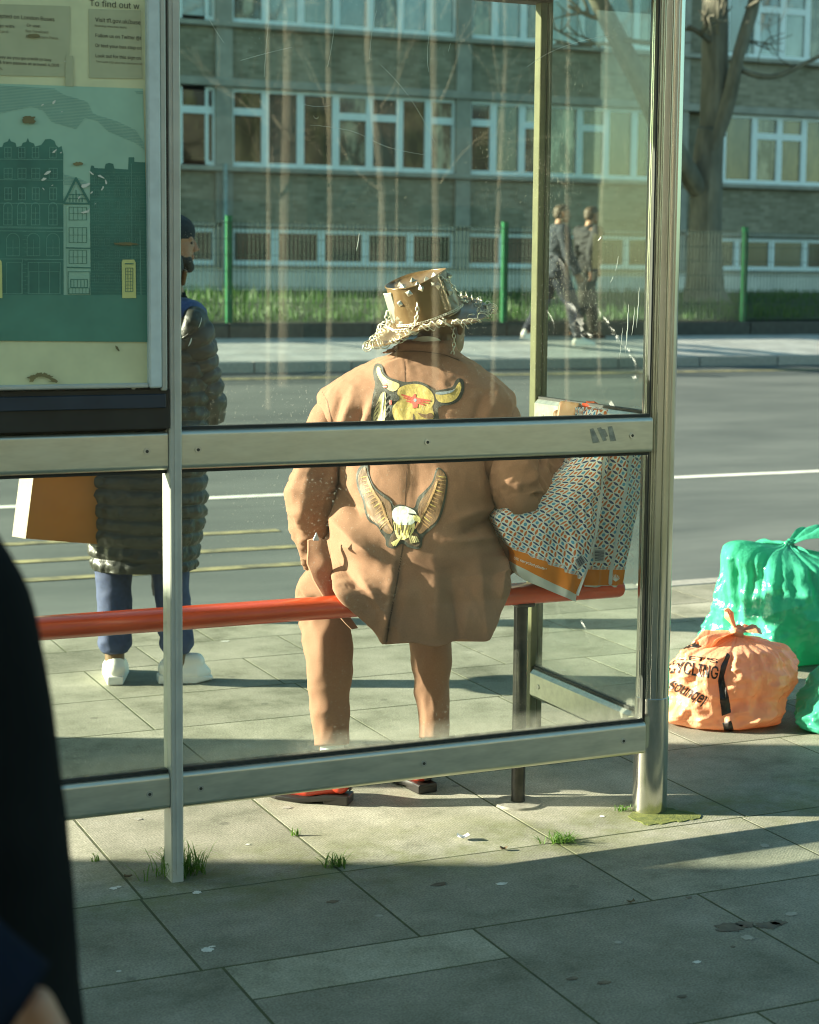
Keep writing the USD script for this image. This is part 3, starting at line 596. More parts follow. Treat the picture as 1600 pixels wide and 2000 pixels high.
ln = []
for x in (-24, 4, 31, 58, 92):
    ln += [frame(x+4, 287, x+18, 309, 1.2, 2, 2), frame(x+3, 328, x+20, 349, 1.2, 2, 2), frame(x+4, 366, x+19, 391, 1.4, 2, 2), frame(x+2, 404, x+20, 440, 1.5, 2, 3, True)]
for y in (312, 352, 398, 444, 446, 452): ln.append(LineString([(-60, y-2), (123, y)]).buffer(.7))
for x in (12, 52, 90): ln.append(frame(x, 468, x+26, 500, 1.2, 2, 2, True))
ln += [frame(-5, 505, 8+36, 574, 1.2, 1, 1), frame(12, 512, 42, 574, 1.0, 1, 1, False), frame(54, 512, 118, 574, 1.2, 3, 1), frame(56, 530, 116, 574, .9, 3, 1), LineString([(46, 506), (123, 507)]).buffer(.8)]
for y in range(452, 575, 8): ln += [LineString([(x, y), (x+6, y)]).buffer(.35) for x in range(44 + (y//8 % 2)*4, 52, 9)]
for r_ in range(9):
    for c_ in range(5): ln.append(frame(184+c_*20, 345+r_*24, 184+c_*20+9, 345+r_*24+14, .5, 2, 1))
for y in range(336, 574, 6): ln.append(LineString([(178, y), (284, y+1)]).buffer(.22))
ln += [LineString([(256, 320), (258, 575)]).buffer(.6), LineString([(273, 450), (275, 575)]).buffer(.8)]
on_poster('printed_windows', to_poster(unary_union(ln)), I_LINE, 3)
on_poster('printed_house', to_poster(unary_union([Polygon([(129, 400), (175, 400), (177, 575), (131, 575)]), Polygon([(132, 396), (148, 360), (168, 396)])])), I_MID, 3)
tb = [LineString([(124, 396), (148, 348), (174, 396)]).buffer(2.2), LineString([(126, 397), (175, 398)]).buffer(1.8)]
for x in (136, 142, 148, 154, 160): tb.append(LineString([(x, 394), (x, 372 + abs(x-148)*1.2)]).buffer(.9))
for y in (380, 388): tb.append(LineString([(134, y), (166, y)]).buffer(.8))
for y0, y1 in ((404, 430), (444, 474), (488, 515)):
    tb.append(frame(134, y0, 169, y1, 1.0, 4, 2))
tb += [frame(132, 530, 176, 574, 1.2), frame(137, 545, 171, 562, 1.4, 5, 1), frame(134, 562, 174, 574, .8, 6, 1), LineString([(129, 484), (177, 485)]).buffer(1.2), LineString([(131, 522), (177, 523)]).buffer(1.2)]
on_poster('printed_timber', to_poster(unary_union(tb)), I_DARK, 4)
for x0 in (237, -24):
    on_poster('printed_phone_box', to_poster(Polygon([(x0, 512), (x0+2, 507), (x0+24, 507), (x0+27, 512), (x0+28, 582), (x0+1, 582)])), I_YEL, 5)
    on_poster('printed_phone_box', to_poster(unary_union([frame(x0+7, 523, x0+22, 570, 1.0, 3, 7), sbox(x0+6, 514, x0+23, 516)])), I_DARK, 6)
tears = []
for cx, cy, ln_, an in ((104, 200, 12, -1.0), (82, 205, 8, -.6), (120, 218, 5, -.5), (106, 295, 12, -.7), (118, 298, 6, -.3), (92, 338, 18, -.5), (84, 350, 14, -.4), (101, 362, 6, -.5), (84, 369, 7, .9), (178, 338, 12, .6), (196, 345, 16, .5), (206, 356, 12, 1.3), (199, 368, 13, -1.1), (165, 362, 22, -.25), (178, 376, 8, -.7), (154, 386, 10, -.9), (165, 414, 16, -.2), (172, 412, 10, -1.2), (185, 398, 4, -.6), (126, 120, 4, 1.4)):
    n = 9; t_ = np.linspace(0, 2*np.pi, n, endpoint=False); q = np.c_[np.cos(t_)*ln_/2*rng.uniform(.6, 1.1, n), np.sin(t_)*ln_*.16*rng.uniform(.4, 1.4, n)]
    R2 = np.array([[math.cos(an), -math.sin(an)], [math.sin(an), math.cos(an)]]); tears.append(Polygon(q@R2.T+[cx, cy]).buffer(0))
on_poster('torn_paper', to_poster(unary_union(tears)), I_TEAR, 7)
sc = Point(80, 738).buffer(26).difference(Point(80, 742).buffer(17)); sc = affinity.scale(sc, 1.0, .55, origin=(80, 748)).intersection(sbox(0, 690, 300, 746))
br = [sc, affinity.scale(Point(55, 234).buffer(14), 1, .55), affinity.scale(Point(66, 70).buffer(10), 1.2, .4), affinity.rotate(affinity.scale(Point(228, 680).buffer(7), .3, 1), -35), affinity.scale(Point(152, 320).buffer(6), 1.5, .6), affinity.scale(Point(245, 476).buffer(22), 1, .14)]
def rag(g, s): 
    P = np.asarray(g.exterior.coords); k = 1+.5*(meshkit.noise(np.c_[P*.35, P[:, :1]*0+s], 3)-.5); c = P.mean(0); h = [np.asarray(i.coords) for i in g.interiors]; return Polygon(c+(P-c)*k[:, None], h).buffer(0)
for i, g in enumerate(br): on_poster('scorch_mark', to_poster(rag(g, i) if g.geom_type == 'Polygon' else g), I_BURN, 7)
on_poster('tape_strip', pp((128, 108), (142, 109), (143, 169), (127, 168)), I_GREY, 3)

# scratches and dried drips on the panes, scuffs on the rail
SCR = M('glass_scratch', (.62, .64, .55), r=.7)
for pts in ([(655, 20), (652, 60), (640, 130)], [(595, 204), (620, 208), (645, 206)], [(605, 244), (680, 254), (760, 288), (830, 302)], [(745, 128), (800, 190), (838, 255), (850, 280)], [(526, 30), (521, 80), (516, 150)], [(400, 20), (422, 60), (438, 84)], [(736, 20), (727, 60), (722, 115)], [(470, 118), (520, 104), (570, 92)], [(1030, 130), (1090, 95), (1190, 70)], [(880, 84), (876, 100)], [(612, 225), (618, 232), (622, 228)], [(840, 60), (835, 120), (838, 140)]):
    put('scratch', tube([ony(x, y, YG-.0042) for x, y in pts], [.0003]+[.0005]*(len(pts)-2)+[.0003], 5, 4), SCR, sh, smooth=True)
for x0, y0, y1, w_ in ((1247, 562, 640, .0016), (1226, 595, 690, .0018), (1238, 600, 655, .0012), (1214, 640, 700, .001), (1206, 500, 530, .0012), (1172, 462, 470, .003), (1196, 540, 552, .0015), (372, 660, 676, .002), (392, 620, 640, .0012), (700, 455, 490, .0012)):
    put('dried_drip', tube([ony(x0+2, y0, YG-.0042), ony(x0, (y0+y1)/2, YG-.0044), ony(x0-4, y1, YG-.0042)], [w_*.4, w_, w_*.3], 6, 4, flat=.3), SCR, sh, smooth=True)
SCUF = M('rail_scuff', (.26, .25, .19), r=.7, v=.3, s=60)
for pts in ([(1152, 838), (1159, 836), (1172, 864), (1158, 866)], [(1166, 836), (1174, 834), (1186, 860), (1178, 862)], [(1187, 833), (1196, 832), (1204, 861), (1192, 862)], [(1176, 838), (1182, 838), (1188, 852), (1182, 854)]):
    put('scuff', prism(Polygon([ony(x, y, YG-.0262)[[0, 2]] for x, y in pts]), .0003, lambda a, b, d: np.c_[a, YG-.0262-d, b]), SCUF, sh, smooth=False)

# ------------------------------------------------------------------ perch bench
REDP = M('red_powder_coat', (0.60, 0.070, 0.020), r=0.26, v=0.12, s=10, extra={'coat_weight': 0.4, 'coat_roughness': 0.15})
BLACKP = M('black_paint', (0.012, 0.013, 0.011), r=0.25, c2=(0.03, 0.03, 0.022), s=30, lo=.45, hi=.75)
YB, ZB = 4.742, 0.648
be = thing('perch_bench', 'red tubular perch bench on a black leg inside the shelter', 'bench', (2.5, YB, 0))
ths = np.linspace(0, 2*np.pi, 32, endpoint=False)
ring = lambda x, k=1.0: np.c_[np.full(32, x), YB+np.sign(np.cos(ths))*.055*k*np.abs(np.cos(ths))**.8, ZB+.031*k*np.sin(ths)]
put('seat', grid(np.array([ring(x, k) for x, k in ((-.05, .9), (-.04, 1), (1, 1), (2, 1), (2.822, 1), (2.83, .93))]), closed=True, caps=True), REDP, be, smooth=50)
put('end_cap', grid(np.array([ring(x, k) for x, k in ((2.829, .8), (2.836, .78), (2.838, .6))]), closed=True, caps=True), BLACKP, be, smooth=40)
for x in (2.5, 0.55):
    put('leg', rod((x, YB, -.005), (x, YB, ZB-.028), .0215, None, 20), BLACKP, be)
    put('bracket', bx(x-.03, x+.03, YB-.04, YB+.04, ZB-.036, ZB-.024, .004), BLACKP, be)
    put('foot', tube([(x, YB, -.01), (x, YB, .008), (x, YB, .010)], [.075, .07, .03], 24, 3), M('foot_mortar' if x > 2 else 'foot_mortar_b', (0.2, 0.2, 0.16), r=.9, v=.3, s=30, bump=.5, bs=80), be)
# ------------------------------------------------------------------ people
SKIN_D = M('dark_skin', (0.125, 0.075, 0.028), r=0.5, v=0.15, s=40, extra={'subsurface_weight': 0.1, 'subsurface_scale': 0.01})
SKIN_L = M('light_skin', (0.30, 0.155, 0.085), r=0.5, v=0.08, s=40, extra={'subsurface_weight': 0.1, 'subsurface_scale': 0.01})
HAIR = M('dark_hair', (0.012, 0.010, 0.008), r=0.6, v=0.4, s=80, bump=.6, bs=200); HAIRB = M('brown_hair', (0.06, 0.038, 0.02), r=.6, v=.4, s=80, bump=.6, bs=200)
EYE_M = M('eye', (0.03, 0.02, 0.015), r=.1)
def unit(v): v = np.asarray(v, float); return v/np.linalg.norm(v)
def head_m(c, f, u=(0, 0, 1)):
    """Cranium, jaw, nose, brow, lips and ears around the centre c, looking along f."""
    c = np.asarray(c, float); f = unit(f); u = unit(np.asarray(u)-f*(np.asarray(u)@f)); r = np.cross(f, u)
    P = lambda a, b, d: c + r*a + f*b + u*d
    H = m3.Manifold.batch_hull
    ms = [H([sph(P(0, -.022, .032), .079), sph(P(0, .028, .036), .072)]),
          H([sph(P(0, .035, .0), .066), sph(P(.026, .052, -.055), .034), sph(P(-.026, .052, -.055), .034), sph(P(0, .068, -.088), .024), sph(P(.045, 0, -.045), .024), sph(P(-.045, 0, -.045), .024)]),
          H([sph(P(0, .096, .018), .008), sph(P(0, .112, -.018), .0095), sph(P(.010, .102, -.024), .007), sph(P(-.010, .102, -.024), .007)]),
          H([sph(P(.034, .078, .026), .018), sph(P(-.034, .078, .026), .018)]),
          H([sph(P(.017, .092, -.048), .008), sph(P(-.017, .092, -.048), .008)]), H([sph(P(.014, .091, -.059), .009), sph(P(-.014, .091, -.059), .009)])]
    for s in (-1, 1): ms.append(H([sph(P(s*.078, -.012, .02), .014), sph(P(s*.088, -.022, .022), .010), sph(P(s*.077, -.006, -.022), .009)]))
    eyes = [m2t(sph(P(s*.031, .083, .010), .0125, 12)) for s in (-1, 1)]
    return union(ms), eyes, P
def hand_m(w, d, n, curl=0.5, side=1, k=1.0):
    """Palm, four fingers in three bent links and a thumb; w wrist, d along the hand, n out of the palm."""
    d = unit(d); n = unit(np.asarray(n)-d*(np.asarray(n)@d)); s = np.cross(d, n)*side; w = np.asarray(w, float)
    P = lambda a, b, c: w + (d*a + s*b + n*c)*k
    H = m3.Manifold.batch_hull; sp_ = lambda p, r: sph(p, r*k, 14)
    ms = [H([sp_(P(.0, .018, 0), .021), sp_(P(.0, -.018, 0), .021), sp_(P(.085, .030, 0), .012), sp_(P(.085, -.030, 0), .012), sp_(P(.04, 0, .008), .018)])]
    for i, (b, L) in enumerate(zip((.030, .010, -.011, -.030), (.072, .082, .076, .060))):
        p = P(.083, b, 0); a = 0.15
        q = [p]; 
        for j, fr in enumerate((.45, .31, .24)):
            a += curl*(0.85+.1*i) ; dd = d*math.cos(a) + n*math.sin(a); q.append(q[-1]+dd*L*fr*k)
        ms.append(chain_hull(q, [.0105*k, .0095*k, .0085*k, .0072*k], 12))
    t0 = P(.025, .028, .006); t1 = P(.055, .052, .02); t2 = P(.075, .050, .04+.01*curl); t3 = P(.092, .038, .052)
    ms.append(chain_hull([t0, t1, t2, t3], [.015*k, .0125*k, .0105*k, .009*k], 12))
    return ms
def joints(loc, face, h=1.75, stride=0.0, sw=0.0, knee=0.0, spread=0.11, lean=0.0):
    """A standing or walking figure's joints; face: heading in radians from +x."""
    f = np.array([math.cos(face), math.sin(face), 0]); r = np.array([f[1], -f[0], 0]); k = h/1.75; o = np.asarray(loc, float)
    W = lambda a, b, c: o + (r*a + f*(b + lean*max(c-.9, 0)) )*k + np.array([0, 0, c*k])
    J = dict(f=f, r=r, k=k, pelvis=W(0, 0, .95), waist=W(0, .01, 1.10), chest=W(0, 0, 1.32), neck=W(0, .0, 1.47), head=W(0, .035, 1.625))
    for s, n, ph in ((1, 'R', 1), (-1, 'L', -1)):
        st = stride*ph
        J['sh'+n] = W(s*.185, -.005, 1.415); J['el'+n] = W(s*.225, -.03 - sw*ph*.6, 1.135); J['wr'+n] = W(s*.225, .05 - sw*ph, .90)
        J['hip'+n] = W(s*.09, 0, .92); lift = max(0, -st)*.25
        J['kn'+n] = W(s*spread*.95, st*.55 + .03 + knee*(st < 0), .50+lift*.2); J['an'+n] = W(s*spread, st - .02, .09+lift); J['toe'+n] = W(s*(spread+.02), st + .14, .035+lift*.5); J['heel'+n] = W(s*spread, st-.06, .035+lift*1.2)
    return J
def body_m(J, hands=(.45, .45), head=None):
    k = J['k']; hm, eyes, P = head if head else head_m(J['head'], J['f'])
    ms = [hm, chain_hull([J['head']-np.array([0, 0, .05*k])-J['f']*.015, J['neck']], [.052*k, .058*k]),
          chain_hull([J['neck'], J['chest'], J['waist'], J['pelvis']], [.06*k, .125*k, .115*k, .125*k])]
    for n, s, c in (('R', 1, hands[1]), ('L', -1, hands[0])):
        ms += [chain_hull([J['chest']+np.array([0, 0, .06*k]), J['sh'+n], J['el'+n], J['wr'+n]], [.09*k, .058*k, .040*k, .027*k]),
               chain_hull([J['hip'+n], J['kn'+n], J['an'+n]], [.088*k, .056*k, .038*k]), chain_hull([J['heel'+n], J['toe'+n]], [.034*k, .028*k])]
        d = J.get('hd'+n, unit(J['wr'+n]-J['el'+n])); pn = J.get('hn'+n, -s*J['r'])
        ms += hand_m(J['wr'+n], d, pn, c, side=s, k=k)
    return organic(union(ms), .010, 4), eyes
def wrinkle(amp, sc, seed=0, z0=None): return lambda p, n: amp*(meshkit.fbm(p*sc, 3, seed)-.5)*2 + amp*.8*(ridged(p*sc*np.array([1, 1, 1.8]), seed+5)-.4)
def put_eyes(b, eyes):
    for e in eyes: put('eye', e, EYE_M, b)

# ---------------- seated man
JK = np.array([0.236, 0.128, 0.082])
cr, sr2 = math.cos(YAW), math.sin(YAW); RGT = np.array([cr, -sr2, 0]); TOW = np.array([-sr2, -cr, 0]); UPV = np.array([0, 0, 1.])
def wool(name, c, v=.10):
    return M(name, c, r=0.85, v=v, s=260, detail=3, bump=0.25, bs=420, bd=0.0015, extra={'sheen_weight': 0.25, 'sheen_roughness': 0.5, 'sheen_tint': (0.9, 0.6, 0.4), 'specular_ior_level': 0.15})
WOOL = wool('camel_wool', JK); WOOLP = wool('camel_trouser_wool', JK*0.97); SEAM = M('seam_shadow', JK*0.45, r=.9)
def mx(px, py, y): return float(ony(px, py, y)[0])
def mz(py, y, px=815): return float(ony(px, py, y)[2])
man = thing('person', 'person in a camel suit with embroidered back patches sitting on the red bench', 'person', (2.13, 4.75, 0))
# body: hips on the perch, knees ahead, one hand raised to the bag
hc = np.array([mx(858, 634, 4.95), 4.955, mz(634, 4.95)])
hf = unit((0.78, 0.62, -0.10))
HM = head_m(hc, hf)
yk = 5.02
JM = dict(k=.9, f=np.array([0, 1, 0.]), r=np.array([1, 0, 0.]), head=hc, neck=hc+[-.01, -.045, -.15], chest=np.array([mx(812, 800, 4.9), 4.96, mz(800, 4.9)]), waist=np.array([2.13, 4.93, .95]), pelvis=np.array([2.13, 4.90, .80]))
JM['shL'] = np.array([mx(650, 802, 5.07), 5.07, mz(802, 5.07)-.01]); JM['elL'] = np.array([mx(602, 975, 5.0), 5.0, mz(975, 5.0)]); JM['wrL'] = np.array([mx(624, 1085, 5.1), 5.1, mz(1090, 5.1)])
JM['shR'] = np.array([mx(972, 812, 4.80), 4.80, mz(812, 4.80)-.01]); JM['elR'] = np.array([mx(1008, 985, 4.68), 4.68, mz(985, 4.68)]); JM['wrR'] = np.array([mx(1103, 845, 4.90), 4.90, mz(845, 4.90)])
JM['hdR'] = unit((0.35, 0.2, 0.9)); JM['hnR'] = np.array([0.6, 0.5, -0.3]); JM['hdL'] = unit((.3, .6, -.7))
for n, hx, kx, kz, ax, az, toe in (('L', 2.04, mx(650, 1235, yk), .60, mx(646, 1500, 5.0), .10, (-.09, .15)), ('R', 2.22, mx(848, 1240, yk), .60, mx(846, 1500, 5.02), .10, (-.02, .17))):
    y_an = 4.985 if n == 'L' else 5.02
    JM['hip'+n] = np.array([hx, 4.90, .76]); JM['kn'+n] = np.array([kx, 5.12, kz]); JM['an'+n] = np.array([ax, y_an, az]); JM['heel'+n] = np.array([ax+.008, y_an+.005, .06]); JM['toe'+n] = np.array([ax+toe[0]*.6, y_an+toe[1]*.6, .055])
bm, eyes = body_m(JM, (.5, 1.0), HM)
mb = put('body', bm, SKIN_D, man, smooth=True); put_eyes(mb, eyes)
# jacket: rings from collar to hem; (row, left column, right column, back y, front y)
ROWS = [(667, 785, 884, 4.880, 5.00), (671, 781, 888, 4.868, 5.01), (682, 778, 894, 4.862, 5.03), (690, 768, 900, 4.855, 5.05), (700, 748, 914, 4.845, 5.06), (712, 718, 934, 4.832, 5.07), (726, 690, 953, 4.818, 5.08), (742, 664, 974, 4.806, 5.09), (758, 638, 994, 4.795, 5.10), (770, 622, 1006, 4.790, 5.11), (784, 616, 1009, 4.785, 5.11), (815, 618, 1006, 4.772, 5.12),
        (860, 630, 995, 4.755, 5.12), (905, 640, 996, 4.737, 5.12), (950, 646, 982, 4.715, 5.12), (1000, 645, 968, 4.690, 5.11), (1045, 640, 972, 4.668, 5.10), (1090, 637, 990, 4.650, 5.06), (1130, 642, 1002, 4.640, 4.90), (1148, 650, 1002, 4.634, 4.745), (1160, 656, 1000, 4.630, 4.698), (1190, 682, 990, 4.626, 4.688), (1220, 714, 978, 4.625, 4.684), (1245, 742, 965, 4.624, 4.68), (1257, 752, 958, 4.625, 4.678)]
ra = np.array(ROWS, float); tt = np.arange(len(ra)); ti = np.linspace(0, len(ra)-1, 210)
rr = np.stack([PchipInterpolator(tt, ra[:, k])(ti) for k in range(5)], 1)
NS = 224; tha = np.linspace(0, 2*np.pi, NS, endpoint=False)
V = []
for py, xl, xr, yb, yf in rr:
    ym = (yb+yf)/2; B_ = (yf-yb)/2; phi = math.radians(np.interp(py, [666, 800, 960, 1060, 1130, 1257], [34, 38, 36, 28, 10, 4])); rho = phi-YAW
    k_ = np.clip((py-1060)/90, 0, 1); k_ = k_*k_*(3-2*k_); cen = ony((xl+xr)/2, py, ym+(yb-ym)*(.5+.5*k_)); w_ = (xr-xl)/2*float((cen-EYEP)@np.array([sr2, cr, 0]))/FPX
    A_ = math.sqrt(max(w_**2-(B_*math.sin(rho))**2, .02**2))/math.cos(rho); n_ = 2.25; c, s = np.cos(tha), np.sin(tha)
    c = np.sign(c)*np.abs(c)**(2/n_); s = np.sign(s)*np.abs(s)**(2/n_); o = np.array([ony((xl+xr)/2, py, ym)[0], ym, cen[2]])
    V.append(o + np.outer(A_*c, [math.cos(phi), -math.sin(phi), 0]) + np.outer(B_*s, [math.sin(phi), math.cos(phi), 0]))
V = np.array(V)
jn = vnormals(grid(V, closed=True)).reshape(V.shape); jn = jn*np.sign((jn*(V-V.mean(1, keepdims=True))).sum())
# hem: dips in the middle, rises at the sides
PV = proj(V); SC = 655.0
def seg(px0, py0, px1, py1, w, a):
    """A fold along a line seen on the back: w half width (m), a height (m)."""
    p, q = np.array([px0, py0], float), np.array([px1, py1], float); d = q-p; t = np.clip(((PV-p)@d)/(d@d), 0, 1); dist = np.linalg.norm(PV-(p+t[..., None]*d), axis=-1)/SC
    return a*(.55*np.exp(-dist/(w*.75))+.45*np.exp(-(dist/w)**2))*np.sin(np.clip(t, 0.03, .97)*np.pi)**.5
D = np.zeros(V.shape[:2])
for q in [(690, 775, 655, 905, .016, .010), (668, 770, 640, 860, .010, -.007), (735, 770, 690, 900, .017, .009), (712, 790, 668, 900, .012, -.009), (762, 800, 730, 880, .014, .005), (975, 760, 930, 850, .02, .007), (945, 770, 915, 860, .014, -.007),
          (640, 1000, 745, 1100, .030, .016), (660, 960, 760, 1040, .022, -.007), (650, 1085, 760, 1200, .030, -.011), (668, 1065, 735, 1095, .03, .010), (700, 1120, 770, 1230, .022, .010), (640, 930, 700, 1010, .018, -.010),
          (900, 1045, 965, 1010, .012, -.009), (880, 1020, 970, 985, .016, .008), (870, 1060, 975, 1050, .014, .007), (930, 1080, 950, 1240, .03, .008), (880, 1120, 900, 1250, .02, -.006), (850, 1090, 850, 1250, .028, .007), (985, 1085, 975, 1170, .02, .010),
          (660, 880, 640, 960, .014, -.010), (950, 890, 975, 960, .016, -.012), (800, 700, 740, 720, .02, .004), (870, 700, 930, 725, .02, .004), (820, 900, 810, 990, .05, -.006), (720, 985, 860, 1005, .05, -.006)]: D += seg(*q)
back = np.clip((jn@TOW)/.35, 0, 1)
D = D*back*2.3
# centre seam and vent
yv = 4.7
def colx(py): return np.interp(py, [660, 700, 900, 1060, 1257], [790, 792, 795, 786, 754])
pyg = PV[..., 1]; dx = (PV[..., 0]-colx(pyg))/SC
D -= back*.0016*np.exp(-(dx/.004)**2)*(pyg > 690)
vent = np.clip((pyg-1055)/60, 0, 1)
D -= back*vent*(.010*np.exp(-((dx-.012)/.016)**2)*(dx > -.003)) - back*vent*.007*np.exp(-((dx+.012)/.02)**2)*(dx <= 0.0)
D += .0022*(meshkit.fbm(V*np.array([14, 14, 9]), 3, 3)-.5)*2 + .0035*(ridged(V*np.array([13, 13, 8.]), 8, 3)-.4)
V = V + jn*D[..., None]
hemz = np.exp(-((pyg-1257)/28)**2); V[..., 2] += hemz*(.006*np.sin(V[..., 0]*40)+.05*np.abs(V[..., 0]-2.2)**2*4)
torso = grid(V, closed=True, caps=True)
def cuff(s, t, C):
    q = np.stack(np.broadcast_arrays(np.cos(t)*.9+s*3, np.sin(t)*.9, s*15), -1); e = np.exp(-((s-.30)/.10)**2) + np.clip((s-.40)/.1, 0, 1)
    return .007*(meshkit.fbm(np.stack(np.broadcast_arrays(np.cos(t)*1.4, np.sin(t)*1.4, s*9), -1), 3, 2)-.5) + (.003+.010*e)*(ridged(q, 4, 3)-.35)
sl = JM['shL']; el = JM['elL']; wl = JM['wrL']
slL = tube([sl+[.045, .0, .030], sl+[-.0, 0, -.012], sl*.5+el*.5+[-.004, -.01, .0], el+[.004, 0, .02], el*.55+wl*.45+[-.006, 0, 0], wl+[-.0, -.02, .02]], [.045, .066, .067, .065, .059, .052], 48, 22, cuff)
sr_, er, wr = JM['shR'], JM['elR'], JM['wrR']
slR = tube([sr_+[-.05, 0, .030], sr_+[.0, 0, -.012], sr_*.5+er*.5+[.008, -.01, 0], er+[.008, -.0, .0], er*.5+wr*.5+[.006, 0, -.012], wr+[-.012, -.01, -.03]], [.044, .068, .069, .066, .058, .050], 48, 22, cuff)
yF = 4.84
fp = [(607, 1046), (622, 1040), (634, 1046), (640, 1075), (652, 1130), (672, 1180), (692, 1214), (684, 1216), (650, 1180), (630, 1155), (614, 1120), (606, 1090)]
g_ = Polygon([(mx(x, y, yF), mz(y, yF)) for x, y in fp]).buffer(.002)
e_ = trimesh.creation.extrude_polygon(g_, 0.012, engine='earcut'); fv, ff = trimesh.remesh.subdivide_to_size(e_.vertices, e_.faces, .012, max_iter=10)
yy = yF - .035*np.clip((.72-fv[:, 1])/.15, 0, 1) + .018*np.sin((fv[:, 0]-1.8)*45) + fv[:, 2] + .01*(meshkit.noise(fv*30)-.5)
flap = tm(np.c_[fv[:, 0], yy, fv[:, 1]], ff)
pk = displaced(organic(chain_hull([(mx(985, 1075, 4.75), 4.76, mz(1075, 4.75)), (mx(988, 1120, 4.75), 4.75, mz(1120, 4.75))], [.036, .030], 24), .01), wrinkle(.005, 22, 4))
jk = put('jacket', torso, WOOL, man, smooth=True)
put('sleeve', slL, WOOL, jk, smooth=True); put('sleeve', slR, WOOL, jk, smooth=True)
put('front_panel', flap, WOOL, jk, smooth=50); put('pocket', pk, WOOL, jk, smooth=True)
BK = Skin(torso, (2.15, 4.70, 1.0), RGT, UPV, TOW)
put('collar', BK.lay(Polygon([BK.ab(*p) for p in smoothpoly([(740, 693), (764, 678), (786, 671), (830, 669), (868, 674), (890, 684), (912, 704), (900, 708), (868, 696), (818, 690), (780, 691), (748, 700)], n=1)]), .006, .005, .008), WOOL, jk, smooth=True)
put('collar_seam', BK.lay(LineString([BK.ab(*p) for p in ((741, 697), (780, 692), (818, 691), (868, 697), (900, 709))]).buffer(.0016), .0015, .001), SEAM, jk, smooth=True)
put('back_seam', BK.lay(LineString([BK.ab(790, 712), BK.ab(792, 780), BK.ab(796, 900), BK.ab(788, 1050)]).buffer(.0009), .0008, .0006), SEAM, jk, smooth=True)
for sp_ in ([(617, 772), (632, 792), (641, 830), (640, 860)],): put('armhole_seam', BK.lay(LineString([BK.ab(*p) for p in smoothpoly(sp_, n=0)]).buffer(.0011), .0010, .0007), SEAM, jk, smooth=True)
put('vent_edge', BK.lay(LineString([BK.ab(788, 1060), BK.ab(776, 1130), BK.ab(762, 1200), BK.ab(754, 1254)]).buffer(.0022), .001, .001), SEAM, jk, smooth=True)
# embroidered patches
def thread(n, c, v=.25): return M('thread_'+n, c, r=.55, v=v, s=160, detail=2, bump=.5, bs=380, bd=.002, stretch=(1, 1, .45), extra={'sheen_weight': .2})
T_BLK, T_GOLD, T_CRM, T_PALE, T_RED, T_BLUE, T_BRN, T_TAN, T_WHT, T_YEL, T_DK = thread('black', (.022, .024, .014)), thread('gold', (.36, .27, .065)), thread('cream', (.55, .47, .22)), thread('pale', (.60, .60, .45)), thread('red', (.42, .055, .03)), thread('grey_blue', (.20, .24, .26)), thread('brown', (.13, .065, .022)), thread('tan', (.29, .165, .06)), thread('white', (.62, .66, .62)), thread('yellow', (.58, .52, .20)), thread('dark_brown', (.07, .04, .015))
def P5(pts, o=(540, 480), s=3.0769): return [(o[0]+x/s, o[1]+y/s) for x, y in pts]
def patch(name, pts, mat, parent, off, rnd=True, o=(540, 480), s=3.0769, hole=None):
    g = Polygon([BK.ab(*p) for p in (smoothpoly(P5(pts, o, s)) if rnd else P5(pts, o, s))]).buffer(0)
    return put(name, BK.lay(g, off, .0012), mat, parent, smooth=True), g
skull_out = [(575, 740), (605, 722), (632, 735), (640, 780), (672, 810), (720, 820), (775, 838), (850, 825), (910, 848), (950, 885), (1010, 875), (1065, 865), (1085, 815), (1115, 808), (1138, 830), (1135, 890), (1105, 945), (1050, 970), (985, 972), (968, 1000), (980, 1040), (975, 1075), (930, 1110), (880, 1170), (800, 1215), (720, 1215), (600, 1180), (560, 1110), (566, 980), (575, 900), (590, 850), (572, 800)]
bp, _ = patch('skull_patch', skull_out, T_BLK, jk, .0035)
patch('horn', [(598, 742), (618, 748), (626, 785), (660, 818), (715, 835), (742, 848), (728, 880), (690, 895), (640, 860), (610, 815), (592, 775)], T_CRM, bp, .005)
patch('horn', [(955, 895), (1015, 890), (1075, 880), (1098, 838), (1115, 832), (1120, 870), (1092, 930), (1045, 955), (985, 955), (960, 930)], T_GOLD, bp, .005)
patch('horn_light', [(960, 892), (1018, 888), (1075, 878), (1085, 862), (1070, 892), (1000, 908), (958, 905)], T_BLUE, bp, .0058)
patch('horn_light', [(600, 745), (614, 752), (630, 805), (668, 835), (660, 845), (620, 805), (604, 778)], T_PALE, bp, .0058)
patch('skull', [(720, 880), (770, 850), (850, 842), (905, 862), (945, 900), (955, 945), (935, 985), (955, 1030), (935, 1065), (890, 1080), (860, 1150), (800, 1200), (740, 1190), (740, 1100), (700, 1050), (690, 985), (735, 945)], T_GOLD, bp, .005)
patch('eye_socket', [(690, 905), (735, 910), (740, 945), (700, 950), (680, 930)], T_BLK, bp, .006); patch('eye_socket', [(820, 1005), (835, 1060), (850, 1110), (818, 1100)], T_DK, bp, .006)
patch('cheek', [(840, 1010), (900, 1030), (930, 1010), (955, 1040), (920, 1055), (880, 1045)], T_BRN, bp, .006)
patch('feather', [(590, 985), (625, 900), (655, 890), (655, 960), (650, 1060), (640, 1160), (590, 1160), (575, 1060)], T_CRM, bp, .0055)
patch('quill', [(640, 900), (648, 900), (636, 1000), (622, 1150), (614, 1150), (628, 1000)], T_WHT, bp, .0066)
for kx in range(7): patch('barb', [(612-kx*3, 950+kx*30), (585, 990+kx*26), (583, 1000+kx*26), (612-kx*3, 962+kx*30)], T_DK, bp, .0064, rnd=False)
